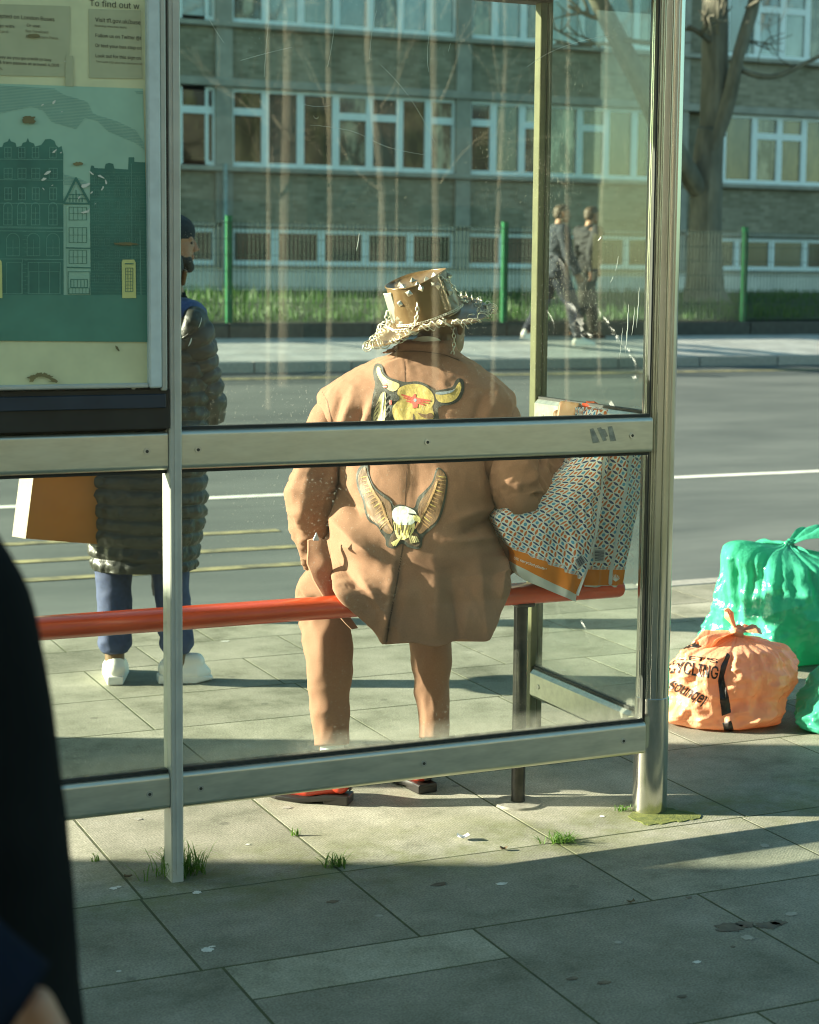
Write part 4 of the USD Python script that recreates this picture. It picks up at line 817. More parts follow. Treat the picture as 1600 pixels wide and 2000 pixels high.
for kx in range(6): patch('barb', [(650, 935+kx*34), (668, 915+kx*36), (668, 930+kx*36), (652, 947+kx*34)], T_BLK, bp, .0064, rnd=False)
patch('red_band', [(636, 852), (660, 848), (664, 868), (640, 874)], T_RED, bp, .0066); patch('red_band', [(672, 945), (692, 940), (694, 968), (676, 972)], T_RED, bp, .0066); patch('white_band', [(634, 862), (662, 857), (663, 862), (636, 867)], T_WHT, bp, .0074)
wing = [(828, 905), (838, 905), (840, 925), (866, 930), (924, 938), (930, 948), (862, 943), (916, 955), (918, 962), (858, 952), (895, 968), (890, 974), (852, 962), (848, 985), (820, 990), (816, 962), (780, 950), (778, 944), (812, 948), (764, 930), (762, 922), (812, 938), (748, 912), (752, 905), (815, 924)]
patch('red_bird', wing, T_RED, bp, .0066, rnd=False); patch('blue_gem', [(822, 940), (834, 930), (846, 940), (834, 955)], T_BLUE, bp, .0074, rnd=False)
# eagle (survey of the lower back at another magnification)
EO = ((540, 880), 3.0769)
def ep(n, pts, m, par, off, rnd=True): return patch(n, pts, m, par, off, rnd, *EO)
eg, _ = ep('eagle_patch', [(470, 170), (490, 120), (530, 98), (548, 110), (548, 160), (585, 235), (640, 270), (690, 300), (705, 345), (735, 325), (790, 340), (832, 355), (845, 290), (885, 255), (940, 200), (955, 130), (975, 105), (1010, 130), (1035, 180), (1025, 270), (1000, 370), (975, 430), (915, 480), (875, 515), (876, 565), (850, 582), (790, 572), (760, 545), (735, 560), (700, 582), (655, 565), (660, 525), (625, 490), (608, 455), (550, 435), (525, 380), (515, 310), (480, 250)], T_BLK, jk, .0035)
ep('wing', [(482, 180), (500, 135), (532, 112), (540, 165), (575, 240), (640, 290), (685, 315), (692, 360), (695, 430), (705, 465), (690, 500), (650, 490), (620, 450), (560, 425), (540, 380), (528, 300), (495, 250)], T_BRN, eg, .0048)
ep('wing', [(850, 330), (895, 270), (950, 205), (965, 130), (985, 118), (1015, 150), (1024, 185), (1012, 270), (985, 370), (960, 425), (905, 465), (865, 500), (838, 470), (850, 400)], T_BRN, eg, .0048)
R3 = random.Random(3)
for side in (0, 1):
    for k in range(15):
        if side == 0:
            a = np.array([[545, 175], [580, 255], [640, 320], [672, 400], [690, 455]]); t_ = k/15*3.6; i = int(t_); p = a[i]+(a[min(i+1, 4)]-a[i])*(t_-i); q = p+np.array([-48-R3.random()*14, 10+k*3.2])*(1.0 if k > 3 else .85)
        else:
            a = np.array([[968, 160], [945, 240], [905, 320], [875, 400], [850, 455]]); t_ = k/15*3.6; i = int(t_); p = a[i]+(a[min(i+1, 4)]-a[i])*(t_-i); q = p+np.array([52+R3.random()*12-k*.8, 8+k*2.5])
        d = q-p; n = np.array([-d[1], d[0]])/np.linalg.norm(d)*4.2
        ep('wing_feather', [p+n*.4, (p+q)/2+n*1.3, q+n*.3, q-n*.3, (p+q)/2-n*.4, p-n*.4], T_TAN if k % 4 else T_GOLD, eg, .0058, False)
ep('wing_quill', [(540, 165), (552, 190), (580, 250), (640, 330), (670, 420), (705, 475), (695, 480), (660, 430), (628, 340), (570, 262), (540, 200)], T_TAN, eg, .0066); ep('wing_quill', [(965, 180), (972, 195), (950, 260), (905, 350), (870, 420), (835, 470), (830, 460), (862, 405), (895, 345), (935, 262)], T_TAN, eg, .0066)
ep('tail', [(690, 500), (720, 480), (800, 480), (850, 490), (868, 545), (845, 570), (800, 555), (765, 525), (735, 545), (700, 572), (668, 560)], T_DK, eg, .005)
ep('breast', [(700, 400), (760, 440), (835, 420), (830, 480), (780, 525), (735, 530), (712, 490)], T_YEL, eg, .006)
for kx in range(9): ep('breast_feather', [(706+kx*13, 432+(kx % 3)*14), (712+kx*13, 430+(kx % 3)*14), (722+kx*10, 470+(kx % 3)*14), (714+kx*10, 474+(kx % 3)*14)], T_GOLD if kx % 2 else T_DK, eg, .0068, False)
ep('head', [(692, 375), (715, 345), (755, 335), (800, 348), (838, 368), (845, 400), (825, 440), (780, 445), (735, 445), (700, 420)], T_WHT, eg, .0066)
ep('beak', [(822, 384), (848, 388), (868, 408), (864, 436), (852, 424), (836, 424), (824, 414)], T_YEL, eg, .0074); ep('brow', [(792, 378), (835, 382), (838, 392), (820, 390), (795, 385)], T_BLK, eg, .0076, False)
for kx in range(5): ep('talon', [(690+kx*6, 545+(kx % 2)*10), (735+kx*3, 520-kx*4), (742+kx*3, 528-kx*4), (700+kx*6, 556+(kx % 2)*8)], T_YEL, eg, .0066, False)
for kx in range(5): ep('talon', [(792+kx*11, 500+kx*2), (800+kx*11, 498+kx*2), (815+kx*11, 545-kx*2), (808+kx*11, 548-kx*2)], T_CRM, eg, .0066, False)
# shirt collar, pocket square, trousers, boots
SHIRT = M('white_cotton', (.66, .66, .58), r=.8)
a = np.linspace(np.pi*1.02, np.pi*1.74, 40); shc = []; q_ = (a-a.mean())/(a[-1]-a[0])*2
for z0, rr_, dz in ((657, .056, .022), (664, .060, .016), (690, .064, 0)):
    shc.append(np.c_[mx(832, 664, 4.945)+rr_*np.cos(a), 4.945+rr_*1.02*np.sin(a), np.full(40, mz(z0, 4.88))-dz*q_**2])
shc = grid(np.array(shc)); put('shirt_collar', [shc, tm(shc.vertices+[0, .003, 0], shc.faces[:, ::-1])], SHIRT, man, smooth=True)
ps = np.array([mx(618, 1040, 4.80), 4.80, mz(1040, 4.8)])
put('pocket_square', organic(m3.Manifold.batch_hull([sph(ps+[0, 0, .014], .002, 8), sph(ps+[-.007, 0, -.004], .004, 8), sph(ps+[.007, .004, -.006], .004, 8)]), .004, 2), M('blue_white_cloth', (.5, .56, .62), r=.7), man)
TC = -1.2
def legw(s, t, C): return .004*np.cos(2*(t-.4)) + .007*(meshkit.fbm(np.stack(np.broadcast_arrays(np.cos(t)*1.0, np.sin(t)*1.0, s*7), -1), 3, 6)-.5) + .006*np.exp(-np.abs(((t-TC+np.pi) % (2*np.pi))-np.pi)/.13) + .009*(ridged(np.stack(np.broadcast_arrays(np.cos(t)*.8+s*3, np.sin(t)*.8, s*9), -1), 14)-.35)*np.clip(1.2-s*1.1, .2, 1)
tl_ = []
for n, hemx, hempy in (('L', 648, 1455), ('R', 848, 1440)):
    hp, kn = JM['hip'+n], JM['kn'+n]; hem = np.array([mx(hemx, hempy, 4.99), 4.99, mz(hempy, 4.99, hemx)])
    kk = .93 if n == 'L' else .86
    tl_.append(tube([hp+[0, .05, 0], hp*.5+kn*.5+[0, 0, .02], kn+[0, -.0, .015], kn*.6+hem*.4+[0, -.035, 0], kn*.25+hem*.75+[0, -.012, 0], hem], [.082*kk, .080*kk, .076*kk, .070*kk, .058*kk, .051*kk], 44, 20, legw))
tr = put('trousers', tl_+[displaced(organic(chain_hull([JM['hipL']+[0, .05, 0], JM['hipR']+[0, .05, 0]], [.10, .10]), .015), wrinkle(.004, 20))], WOOLP, man, smooth=True)
BOOTR = M('red_leather', (.42, .045, .022), r=.22, v=.15, s=20); BOOTB = M('black_leather', (.014, .013, .011), r=.3)
for n, hd in (('L', unit((-.78, .62, 0))), ('R', unit((-.12, 1, 0)))):
    o = np.array([mx(668, 1560, 4.95), 4.955, 0]) if n == 'L' else np.array([mx(833, 1545, 4.95), 4.975, 0])
    s_ = np.array([hd[1], -hd[0], 0]); Q = lambda a_, b_, c_: o+hd*a_+s_*b_+np.array([0, 0, c_])
    H = m3.Manifold.batch_hull
    up = union([H([sph(Q(.0, .012, .06), .028), sph(Q(0, -.012, .06), .028), sph(Q(.02, 0, .105), .034)]), H([sph(Q(.02, 0, .085), .036), sph(Q(.10, .014, .05), .026), sph(Q(.10, -.014, .05), .026)]), H([sph(Q(.10, .018, .042), .027), sph(Q(.10, -.018, .042), .027), sph(Q(.21, 0, .032), .015), sph(Q(.02, 0, .05), .026)])])
    b_ = put('boot', organic(up, .008, 5), BOOTR, man, smooth=True)
    put('heel', m2t(H([sph(Q(x_, y_, z_), .004, 8) for x_ in (-.026, .045) for y_ in (-.03, .03) for z_ in (.004, .026)])), BOOTB, b_, smooth=30)
    put('sole', m2t(H([sph(Q(x_, y_, z_), .003, 8) for x_, w_ in ((-.028, .028), (.04, .032), (.12, .042), (.20, .026), (.225, .008)) for y_ in (-w_, w_) for z_ in (.022 if x_ < .05 else .005, .028 if x_ < .05 else .013)])), BOOTB, b_, smooth=30)
    put('heel_strip', m2t(H([sph(Q(-.029, y_, z_), .004, 8) for y_ in (-.009, .009) for z_ in (.045, .15)])), BOOTB, b_)
put('sock', [rod((JM['an'+n][0], JM['an'+n][1], .10), (JM['an'+n][0], JM['an'+n][1]+.01, .23), .036, .037, 20) for n in 'LR'], M('pale_sock', (.45, .55, .58), r=.9), man)
# ---------------- studded hat
LEATH = M('hat_leather', (0.14, 0.084, 0.036), r=.27, metal=.3, c2=(0.22, .14, .064), s=9, detail=6, bump=.25, bs=60, bd=.004, extra={'coat_weight': .25, 'coat_roughness': .2})
SILV = M('silver_metal', (.66, .64, .54), r=.34, metal=.75, v=.1); LACE = M('silver_lace', (.52, .50, .39), r=.3, metal=.6, v=.15, s=60)
hat = thing('studded_hat', 'brown leather hat with silver studs, chains and laced brim on the seated person', 'hat', (2.16, 4.93, 1.4))
a1, a2 = math.radians(17), math.radians(10)
HR = RGT*math.cos(a1)+UPV*math.sin(a1); H0 = -RGT*math.sin(a1)+UPV*math.cos(a1); HU = H0*math.cos(a2)+TOW*math.sin(a2); HT = TOW*math.cos(a2)-H0*math.sin(a2)
ho = onplane(834, 618, (2.16, 4.95, 1.4), TOW)
def hp_(x, t, u): return ho + np.multiply.outer(np.asarray(x), HR) + np.multiply.outer(np.asarray(t), HT) + np.multiply.outer(np.asarray(u), HU)
th = np.linspace(0, 2*np.pi, 120, endpoint=False)
def hring(r, u, wob=0.0, lift=None):
    k = 1 + .035*np.cos(2*th+.5) + wob*np.sin(3*th+1); w_ = lift if lift is not None else 0
    return hp_(r*k*np.cos(th), r*k*np.sin(th)*1.05, u + w_)
dent = .006*np.sin(th*2+.7)+.004*np.sin(3*th)
crown = grid(np.array([hring(.101, -.004), hring(.100, .012), hring(.0965, .05, .01), hring(.0925, .09, .015), hring(.0905, .113, .008, dent*.5), hring(.0895, .120, .008, dent*.5), hring(.0868, .120, .008, dent*.5), hring(.0850, .1155, .008, dent*.5), hring(.07, .109, .01), hring(.03, .107)]), closed=True, caps=True)
hcwn = put('crown', displaced(crown, wrinkle(.0015, 30, 2)), LEATH, hat, smooth=50)
droop = -.020*np.cos(2*th-.3) + .006*np.sin(5*th)
def brim(r, f, off): return hring(r, -.004-.012*f**1.4+off, .0, droop*f)
bt = [brim(r, f, 0) for r, f in ((.096, 0), (.12, .25), (.145, .5), (.17, .78), (.192, 1.0))]; bb = [brim(r, f, -.004) for r, f in ((.192, 1.0), (.17, .78), (.145, .5), (.12, .25), (.096, 0))]
hbrim = put('brim', grid(np.array(bt+bb), closed=True), LEATH, hat, smooth=50)
put('crown_seam', [tube(np.vstack([q, q[:1]]), np.full(121, .0022), 6, 1) for q in (hring(.0912, .1195, .008, dent*.5), hring(.1015, .003))], LEATH, hat, smooth=True)
def edge_pt(t, r=.192, du=0.0): f = (r-.096)/.096; return hp_(r*(1+.035*math.cos(2*t+.5))*math.cos(t), r*(1+.035*math.cos(2*t+.5))*math.sin(t)*1.05, -.004-.012*f**1.4+(-.020*math.cos(2*t-.3)+.006*math.sin(5*t))*f+du)
lac = []
for turns, rad, tr_, ph in ((34, .009, .0017, 0), (23, .012, .0014, 1.0)):
    P = []
    for q in np.linspace(0, 2*np.pi, turns*12):
        jt = 1+.35*math.sin(q*13+ph); an = q*turns+ph; P.append(edge_pt(q, .190+rad*jt*math.cos(an), rad*jt*math.sin(an)+.001))
    lac.append(tube(P, np.full(len(P), tr_), 6, 1))
put('brim_lacing', lac, LACE, hat, smooth=True)
loops = []
for k in range(60):
    q = rng.uniform(0, 6.28); rr_ = rng.uniform(.15, .19); c0 = edge_pt(q, rr_, .004); R_ = rng.uniform(.007, .016); a_ = rng.uniform(0, 6.28); n_ = unit(rng.normal(0, .4, 3)+HU); e1 = unit(np.cross(n_, [1, .3, .2])); e2 = np.cross(n_, e1)
    loops.append(tube([c0+e1*R_*math.cos(s)+e2*R_*.6*math.sin(s)+n_*.004*math.sin(2*s+a_) for s in np.linspace(0, rng.uniform(3.5, 6.2), 14)], np.full(14, .0015), 6, 1))
put('brim_loops', loops, LACE, hat, smooth=True)
stud = trimesh.creation.cone(.0105, .011, sections=4)
def put_stud(p, n, s=1.0):
    n = unit(n); e1 = unit(np.cross(n, [.3, .2, 1])); e2 = np.cross(n, e1); a_ = rng.uniform(0, 1.5); e1, e2 = e1*math.cos(a_)+e2*math.sin(a_), e2*math.cos(a_)-e1*math.sin(a_)
    put('stud', tm(p + stud.vertices@np.stack([e1*s, e2*s*1.2, n*s]), stud.faces), SILV, hat, smooth=False)
for t_, u_ in ((-2.75, .085), (2.55, .03), (2.3, .075), (1.9, .10), (.95, .095), (.55, .06), (.2, .1), (1.5, .105), (2.75, .1), (-.2, .05), (3.1, .05), (-.8, .08), (-1.5, .06), (-2.2, .09), (2.45, .015), (1.1, .105)):
    r_ = np.interp(u_, [0, .12], [.102, .093]); d_ = HR*math.cos(t_)+HT*math.sin(t_)
    put_stud(hp_(r_*math.cos(t_)*1.02, r_*math.sin(t_)*1.06, u_), d_+HU*.1, rng.uniform(.75, 1.15))
for x_, y_ in ((-.045, .03), (-.01, -.03), (.03, .02), (.055, -.01), (-.05, -.02), (.0, .06)): put_stud(hp_(x_, y_, .109), HU, 1.1)
pl = hp_(-.092, .040, .062); e3 = unit(HR*-.75+HT*.65); e4 = unit(np.cross(HU, e3)); 
pb = bx(-.018, .018, -.003, .003, -.047, .047, .002); put('metal_plate', tm(pl + pb.vertices@np.stack([e4, e3, HU]), pb.faces), SILV, hat, smooth=False)
def chain(name, P, link=.0085):
    P = spline(P, 200); s = np.r_[0, np.cumsum(np.linalg.norm(np.diff(P, axis=0), axis=1))]; out = []
    n = int(s[-1]/(link*1.35)); q = np.linspace(0, s[-1], n); C = np.stack([np.interp(q, s, P[:, k]) for k in range(3)], 1); T = np.gradient(C, axis=0)
    t0 = trimesh.creation.torus(link*.72, link*.2, 12, 6); t0.apply_scale((1.25, .8, 1))
    for k in range(n):
        t = unit(T[k]); e1 = unit(np.cross(t, [.2, .9, .4] if k % 2 else [.9, -.1, .5])); e2 = np.cross(t, e1); out.append(tm(C[k]+t0.vertices@np.stack([t, e1, e2]), t0.faces))
    put(name, out, SILV, hat, smooth=True)
chain('chain', [hp_(-.112, .03, .05), hp_(-.118, .05, .015), hp_(-.10, .10, .006), hp_(-.06, .125, .004), hp_(-.03, .118, .03), hp_(-.018, .105, .062)])
chain('chain', [hp_(.06, .06, .118), hp_(.085, .055, .10), hp_(.104, .045, .06), hp_(.112, .03, .025), hp_(.125, .0, .01)])
chain('chain', [hp_(-.09, .07, .012), hp_(-.04, .11, .010), hp_(.02, .122, .012), hp_(.07, .10, .012), hp_(.11, .05, .012)], .006)
chain('chin_chain', [onplane(882, 632, (2.2, 4.92, 1.4), TOW), onplane(887, 660, (2.2, 4.90, 1.4), TOW), onplane(884, 690, (2.2, 4.89, 1.4), TOW)], .0085)
# ---------------- standing people
def cloth(name, c, v=.2, r=.8, s=60): return M(name, c, r=r, v=v, s=s, bump=.25, bs=200, bd=.002)
def loft(rows, n=64, power=2.2, disp=None, caps=True, sub=8):
    """rows: (centre, half width vector, half depth vector)."""
    A = np.array([np.r_[c, a, b] for c, a, b in rows]); t = np.r_[0, np.cumsum(np.linalg.norm(np.diff(A[:, :3], axis=0), axis=1))]
    q = np.linspace(0, t[-1], (len(rows)-1)*sub+1); Q = np.stack([PchipInterpolator(t, A[:, k])(q) for k in range(9)], 1)
    th = np.linspace(0, 2*np.pi, n, endpoint=False); c, s = np.cos(th), np.sin(th); c = np.sign(c)*np.abs(c)**(2/power); s = np.sign(s)*np.abs(s)**(2/power)
    V = Q[:, None, :3] + c[None, :, None]*Q[:, None, 3:6] + s[None, :, None]*Q[:, None, 6:9]
    if disp is not None: nn = vnormals(grid(V, closed=True)).reshape(V.shape); V = V + nn*disp(V, th)[..., None]
    g = grid(V, closed=True, caps=caps)
    return g if g.volume > 0 else tm(g.vertices, g.faces[:, ::-1])
def hair_m(P, back=.0): return organic(union([m3.Manifold.batch_hull([sph(P(0, -.030, .036), .083), sph(P(0, .022, .052), .072)]), m3.Manifold.batch_hull([sph(P(0, -.05, -.01), .062), sph(P(0, -.03, .03), .08)])]), .01, 4)
def dress(t, J, upper, lower, shoe, hair, skin, hem=.78, hands=(.4, .4), sleeve=1.0, hat=None, legr=1.0, up_disp=.006, hair_shape=True, head=None):
    hd = head or head_m(J['head'], J['f']); b, e = body_m(J, hands, hd); pb = put('body', b, skin, t, smooth=True); put_eyes(pb, e)
    k, f, r = J['k'], J['f'], J['r']; u = np.array([0, 0, 1.])
    c0 = J['pelvis']; zz = lambda z: np.array([c0[0], c0[1], J['toeR'][2]*0+min(J['anR'][2], J['anL'][2])-.09*k + z*k]) + (J['chest']-c0)*np.array([1, 1, 0])*np.clip((z-.95)/.4, 0, 1)
    dsp = lambda V, th: up_disp*((meshkit.fbm(V*9, 3, 3)-.5)*2 + (ridged(V*np.array([10, 10, 16]), 5)-.4))
    put('jacket', loft([(zz(hem), r*.20*k, f*.145*k), (zz(.95), r*.195*k, f*.145*k), (zz(1.12), r*.185*k, f*.135*k), (zz(1.30), r*.205*k, f*.14*k), (zz(1.40), r*.205*k, f*.125*k), (zz(1.46), r*.13*k, f*.095*k), (zz(1.50), r*.075*k, f*.075*k)], 56, 2.3, dsp), upper, t, smooth=True)
    sw_ = lambda s, th, C: .010*(meshkit.fbm(np.stack(np.broadcast_arrays(np.cos(th), np.sin(th), s*14), -1), 3, 2)-.5) + .006*(ridged(np.stack(np.broadcast_arrays(np.cos(th)+s*3, np.sin(th), s*10), -1), 4)-.3)
    for n in 'RL':
        a, b_, c_ = J['sh'+n], J['el'+n], J['wr'+n]; q = 1 if n == 'R' else -1
        put('sleeve', tube([a-r*q*.05*k+u*.02, a, (a+b_)/2, b_, (b_+c_)/2, c_], np.array([.05, .074, .064, .058, .050, .044])*k*sleeve, 32, 10, sw_), upper, t, smooth=True)
        h_, kn, an = J['hip'+n], J['kn'+n], J['an'+n]
        put('trouser_leg', tube([h_+u*.05, h_*.5+kn*.5, kn, kn*.5+an*.5, an+u*.02], np.array([.105, .09, .073, .062, .052])*k*legr, 32, 10, sw_), lower, t, smooth=True)
        s_ = unit((J['toe'+n]-J['heel'+n])*[1, 1, 0]); w_ = np.cross(s_, u); hl, te = J['heel'+n], J['toe'+n]
        H = m3.Manifold.batch_hull; S = lambda p, rr: sph(p, rr*k)
        up = union([H([S(hl+u*.02, .037), S(hl+u*.055+s_*.02, .035), S(hl+s_*.10+u*.045, .036)]), H([S(hl+s_*.10+u*.03, .037), S(te+w_*.018-u*.0, .030), S(te-w_*.018, .030), S(hl+u*.0, .034), S(te+s_*.035, .022)])])
        sb = put('shoe', organic(up, .009, 4), shoe, t, smooth=True)
        put('shoe_sole', m2t(H([S(hl-s_*.028+w_*x-u*.026, .006) for x in (-.024, .024)] + [S(te+w_*x-u*.026, .006) for x in (-.042, .042)] + [S(te+s_*.05+w_*x-u*.024, .006) for x in (-.014, .014)])), shoe, sb, smooth=30)
    if hair_shape: put('hair', hair_m(hd[2]), hair, t, smooth=True)
    return t, hd
NAVY = cloth('navy_jersey', (.030, .046, .105)); BLACKC = M('black_cloth', (.006, .007, .007), r=1.0, extra={'specular_ior_level': .05}); DKGREY = cloth('charcoal_cloth', (.011, .012, .013)); OLIVE = cloth('olive_cloth', (.017, .016, .010)); DENIM = cloth('dark_denim', (.008, .014, .024))
WHSH = M('white_leather_shoe', (.72, .72, .66), r=.4, v=.06)
# the one in the long quilted coat
CP = np.array([1.905, 6.76, 0])
J = joints(CP, math.radians(62), 1.72, spread=.12)
J.update(anL=np.array([1.795, 6.80, .085]), heelL=np.array([1.79, 6.775, .036]), toeL=np.array([1.835, 6.94, .032]), knL=np.array([1.80, 6.82, .47]), anR=np.array([2.015, 6.70, .085]), heelR=np.array([1.985, 6.715, .036]), toeR=np.array([2.085, 6.70, .032]), knR=np.array([2.005, 6.74, .47]))
J['head'] = np.array([ony(324, 542, 6.76)[0], 6.79, ony(324, 542, 6.76)[2]]); J['neck'] = J['head']+[0, -.03, -.15]
J['elL'] = np.array([1.66, 6.70, 1.20]); J['wrL'] = np.array([1.645, 6.70, 1.07]); J['elR'] = np.array([2.15, 6.73, 1.07]); J['wrR'] = np.array([2.16, 6.98, 1.0])
cp = thing('person', 'person standing in a long dark quilted coat and white shoes, seen from behind', 'person', CP)
hd = head_m(J['head'], J['f']); b, e = body_m(J, (1.2, .6), hd); pb = put('body', b, SKIN_D, cp, smooth=True); put_eyes(pb, e); put('hair', hair_m(hd[2]), HAIR, cp, smooth=True)
QUILT = M('quilted_nylon', (.022, .024, .017), r=.42, v=.2, s=12, bump=.35, bs=70, bd=.006)
def cw(pxl, pxr, py): 
    y = 6.72; a, b_ = ony(pxl, py, y), ony(pxr, py, y); return (a+b_)/2+[0, .05, 0], (b_-a)/2*1.0
rows = []
for py, l, r_ in ((1112, 197, 380), (1060, 186, 388), (1000, 174, 397), (930, 172, 398), (850, 178, 402), (760, 186, 408), (700, 190, 404), (665, 205, 392), (640, 238, 368), (622, 268, 350)):
    c, a = cw(l, r_, py); dn = unit(np.array([-a[1], a[0], 0])) if abs(a[1]) > 1e-6 else np.array([0, 1., 0]); a = np.array([a[0], -.09*(a[0]/.25), 0]); rows.append((c, a, np.array([.06, .16, 0])*np.interp(py, [620, 665, 1112], [.45, .8, 1.0])))
def quilt(V, th):
    z = V[..., 2] + .03*(V[..., 0]-1.9) + .016*(meshkit.noise(V*np.array([7, 7, 16]), 3)-.5); p_ = (z-.44)/.0545; q = np.abs(np.sin(np.pi*p_))
    return .012*q**.55 - .010 + .007*(ridged(V*np.array([26, 26, 13]), 3, 3)-.4)*q**.3 + .004*(meshkit.fbm(V*30, 2, 4)-.5)*2
put('quilted_coat', loft(rows, 150, 2.3, quilt, sub=26), QUILT, cp, smooth=True)
for n in 'RL':
    a, b_, c_ = J['sh'+n], J['el'+n], J['wr'+n]
    put('sleeve', tube([a+[-.04 if n == 'R' else .04, 0, .02], a, (a+b_)/2, b_, (b_+c_)/2, c_], [.06, .080, .078, .075, .068, .056], 48, 26, lambda s, th, C: .013*np.abs(np.sin(np.pi*s/.055))**.55-.01 + .006*(ridged(np.stack(np.broadcast_arrays(np.cos(th)*2, np.sin(th)*2, s*18), -1), 4)-.3)), QUILT, cp, smooth=True)
put('scarf', loft([(J['neck']+[0, .01, -.03], np.array([.15, -.04, 0]), np.array([.03, .12, 0])), (J['neck']+[0, .01, .01], np.array([.155, -.04, 0]), np.array([.03, .12, 0])), (J['neck']+[0, .01, .055], np.array([.13, -.03, .0]), np.array([.03, .10, 0])), (J['neck']+[0, .01, .07], np.array([.075, -.02, .0]), np.array([.02, .07, 0]))], 48, 2.2, lambda V, th: .012*(meshkit.fbm(V*16, 3, 7)-.4)), cloth('blue_scarf', (.02, .04, .13), r=.5), cp, smooth=True)
jog = lambda s, th, C: .010*(meshkit.fbm(np.stack(np.broadcast_arrays(np.cos(th), np.sin(th), s*10), -1), 3, 2)-.5) + .012*(ridged(np.stack(np.broadcast_arrays(np.cos(th)*.7, np.sin(th)*.7, s*16), -1), 4)-.35)*np.clip((s-.45)*3, .15, 1)
for n in 'RL':
    h_, kn, an = J['hip'+n], J['kn'+n], J['an'+n]
    put('trouser_leg', tube([h_+[0, 0, -.1], h_*.5+kn*.5, kn, kn*.45+an*.55, an+[0, 0, .085], an+[0, 0, .035]], [.095, .086, .074, .067, .066, .045], 40, 16, jog), NAVY, cp, smooth=True)
    s_ = unit((J['toe'+n]-J['heel'+n])*[1, 1, 0]); w_ = np.cross(s_, [0, 0, 1.]); hl, te = J['heel'+n], J['toe'+n]; u = np.array([0, 0, 1.]); H = m3.Manifold.batch_hull
    up = union([H([sph(hl+u*.02, .040), sph(hl+u*.05+s_*.02, .034), sph(hl+s_*.11+u*.04, .036)]), H([sph(hl+s_*.10+u*.03, .038), sph(te+w_*.020, .032), sph(te-w_*.020, .032), sph(hl, .036), sph(te+s_*.045, .024)])])
    sb = put('shoe', organic(up, .008, 4), WHSH, cp, smooth=True)
    put('shoe_sole', m2t(H([sph(hl-s_*.036+w_*x+u*d, .005, 8) for x in (-.026, .026) for d in (-.03, -.006)] + [sph(te+w_*x+u*d, .005, 8) for x in (-.048, .048) for d in (-.027, -.008)] + [sph(te+s_*.066+w_*x-u*.018, .008, 8) for x in (-.016, .016)])), WHSH, sb, smooth=30)
# brown paper carrier held by the coat wearer
KRAFT = M('kraft_paper', (.34, .17, .032), r=.55, v=.12, s=7, bump=.15, bs=40, tl=.3, tlc=(.42, .20, .04))
KSIDE = M('pale_paper', (.26, .22, .14), r=.6, v=.05)
bag = thing('paper_bag', 'brown paper carrier bag hanging beside the long quilted coat', 'bag', (1.6, 6.65, .6))
yb_ = 6.66
c4 = [ony(66, 925, yb_), ony(192, 925, yb_+.05), ony(192, 1063, yb_+.05), ony(50, 1052, yb_)]
def up_to(p, q, k): return q+(p-q)*k
k_ = 2.35
TL, TR = up_to(c4[0], c4[3], k_), up_to(c4[1], c4[2], k_); BR, BL = c4[2], c4[3]
def wall_(P00, P01, P11, P10, nx=10, ny=12, amp=.004, seed=0):
    s, t = np.meshgrid(np.linspace(0, 1, nx), np.linspace(0, 1, ny)); P = (P00*((1-s)*(1-t))[..., None]+P01*(s*(1-t))[..., None]+P11*(s*t)[..., None]+P10*((1-s)*t)[..., None])
    P[..., 1] += amp*(meshkit.fbm(P*14, 3, seed)-.5)*2*np.minimum(1, 8*np.minimum(s, 1-s)); return grid(P)
dpt = np.array([-.035, .075, 0.]); 
put('panel', [wall_(TL, TR, BR, BL, seed=1), wall_(TR, TR+dpt, BR+dpt, BR, seed=2), wall_(TR+dpt, TL+dpt, BL+dpt, BR+dpt-(BR-BL)*0, seed=3)], KRAFT, bag, smooth=True)
put('gusset', wall_(TL+dpt, TL, BL, BL+dpt, seed=4, amp=.006), KSIDE, bag, smooth=True); put('base', wall_(BL, BR, BR+dpt, BL+dpt, amp=0), KRAFT, bag, smooth=True)
for d_ in (0, 1):
    a_, b2 = TL+(TR-TL)*.32+dpt*d_, TL+(TR-TL)*.70+dpt*d_; tp_ = np.array([*((a_+b2)/2)[:2], max(a_[2]+.0, .0)+.10]); put('handle', tube([a_-[0, 0, .04], a_, tp_, b2, b2-[0, 0, .04]], [.004]*5, 8, 6), KRAFT, bag, smooth=True)
# beanie wearer behind the coat
bx_ = ony(338, 1000, 7.94); 
J2 = joints((bx_[0]-.02, 7.94, 0), math.radians(-18), 1.76, spread=.06)
J2['head'] = ony(336, 478, 7.94); J2['neck'] = J2['head']+[-.03, 0, -.15]
for n in 'RL': J2['an'+n] = J2['an'+n]*[0, 0, 1]+[bx_[0]-(.0 if n == 'R' else .03), 7.92 if n == 'R' else 7.98, 0]; J2['heel'+n] = J2['an'+n]+[-.01, -.03, -.05]; J2['toe'+n] = J2['an'+n]+[.05, .12, -.055]; J2['kn'+n] = J2['an'+n]*[1, 1, 0]+[.0, 0, .5]
bp2 = thing('person', 'person in a dark beanie looking along the road behind the quilted coat', 'person', (bx_[0], 7.94, 0))
_, hd2 = dress(bp2, J2, BLACKC, BLACKC, BLACKC, HAIR, SKIN_L, hair_shape=False)
P2 = hd2[2]; put('beanie', organic(union([m3.Manifold.batch_hull([sph(P2(0, -.03, .052), .086), sph(P2(0, .028, .058), .078), sph(P2(0, -.02, .10), .062)])]), .01, 4), cloth('beanie_wool', (.015, .02, .025), r=.95), bp2, smooth=True)
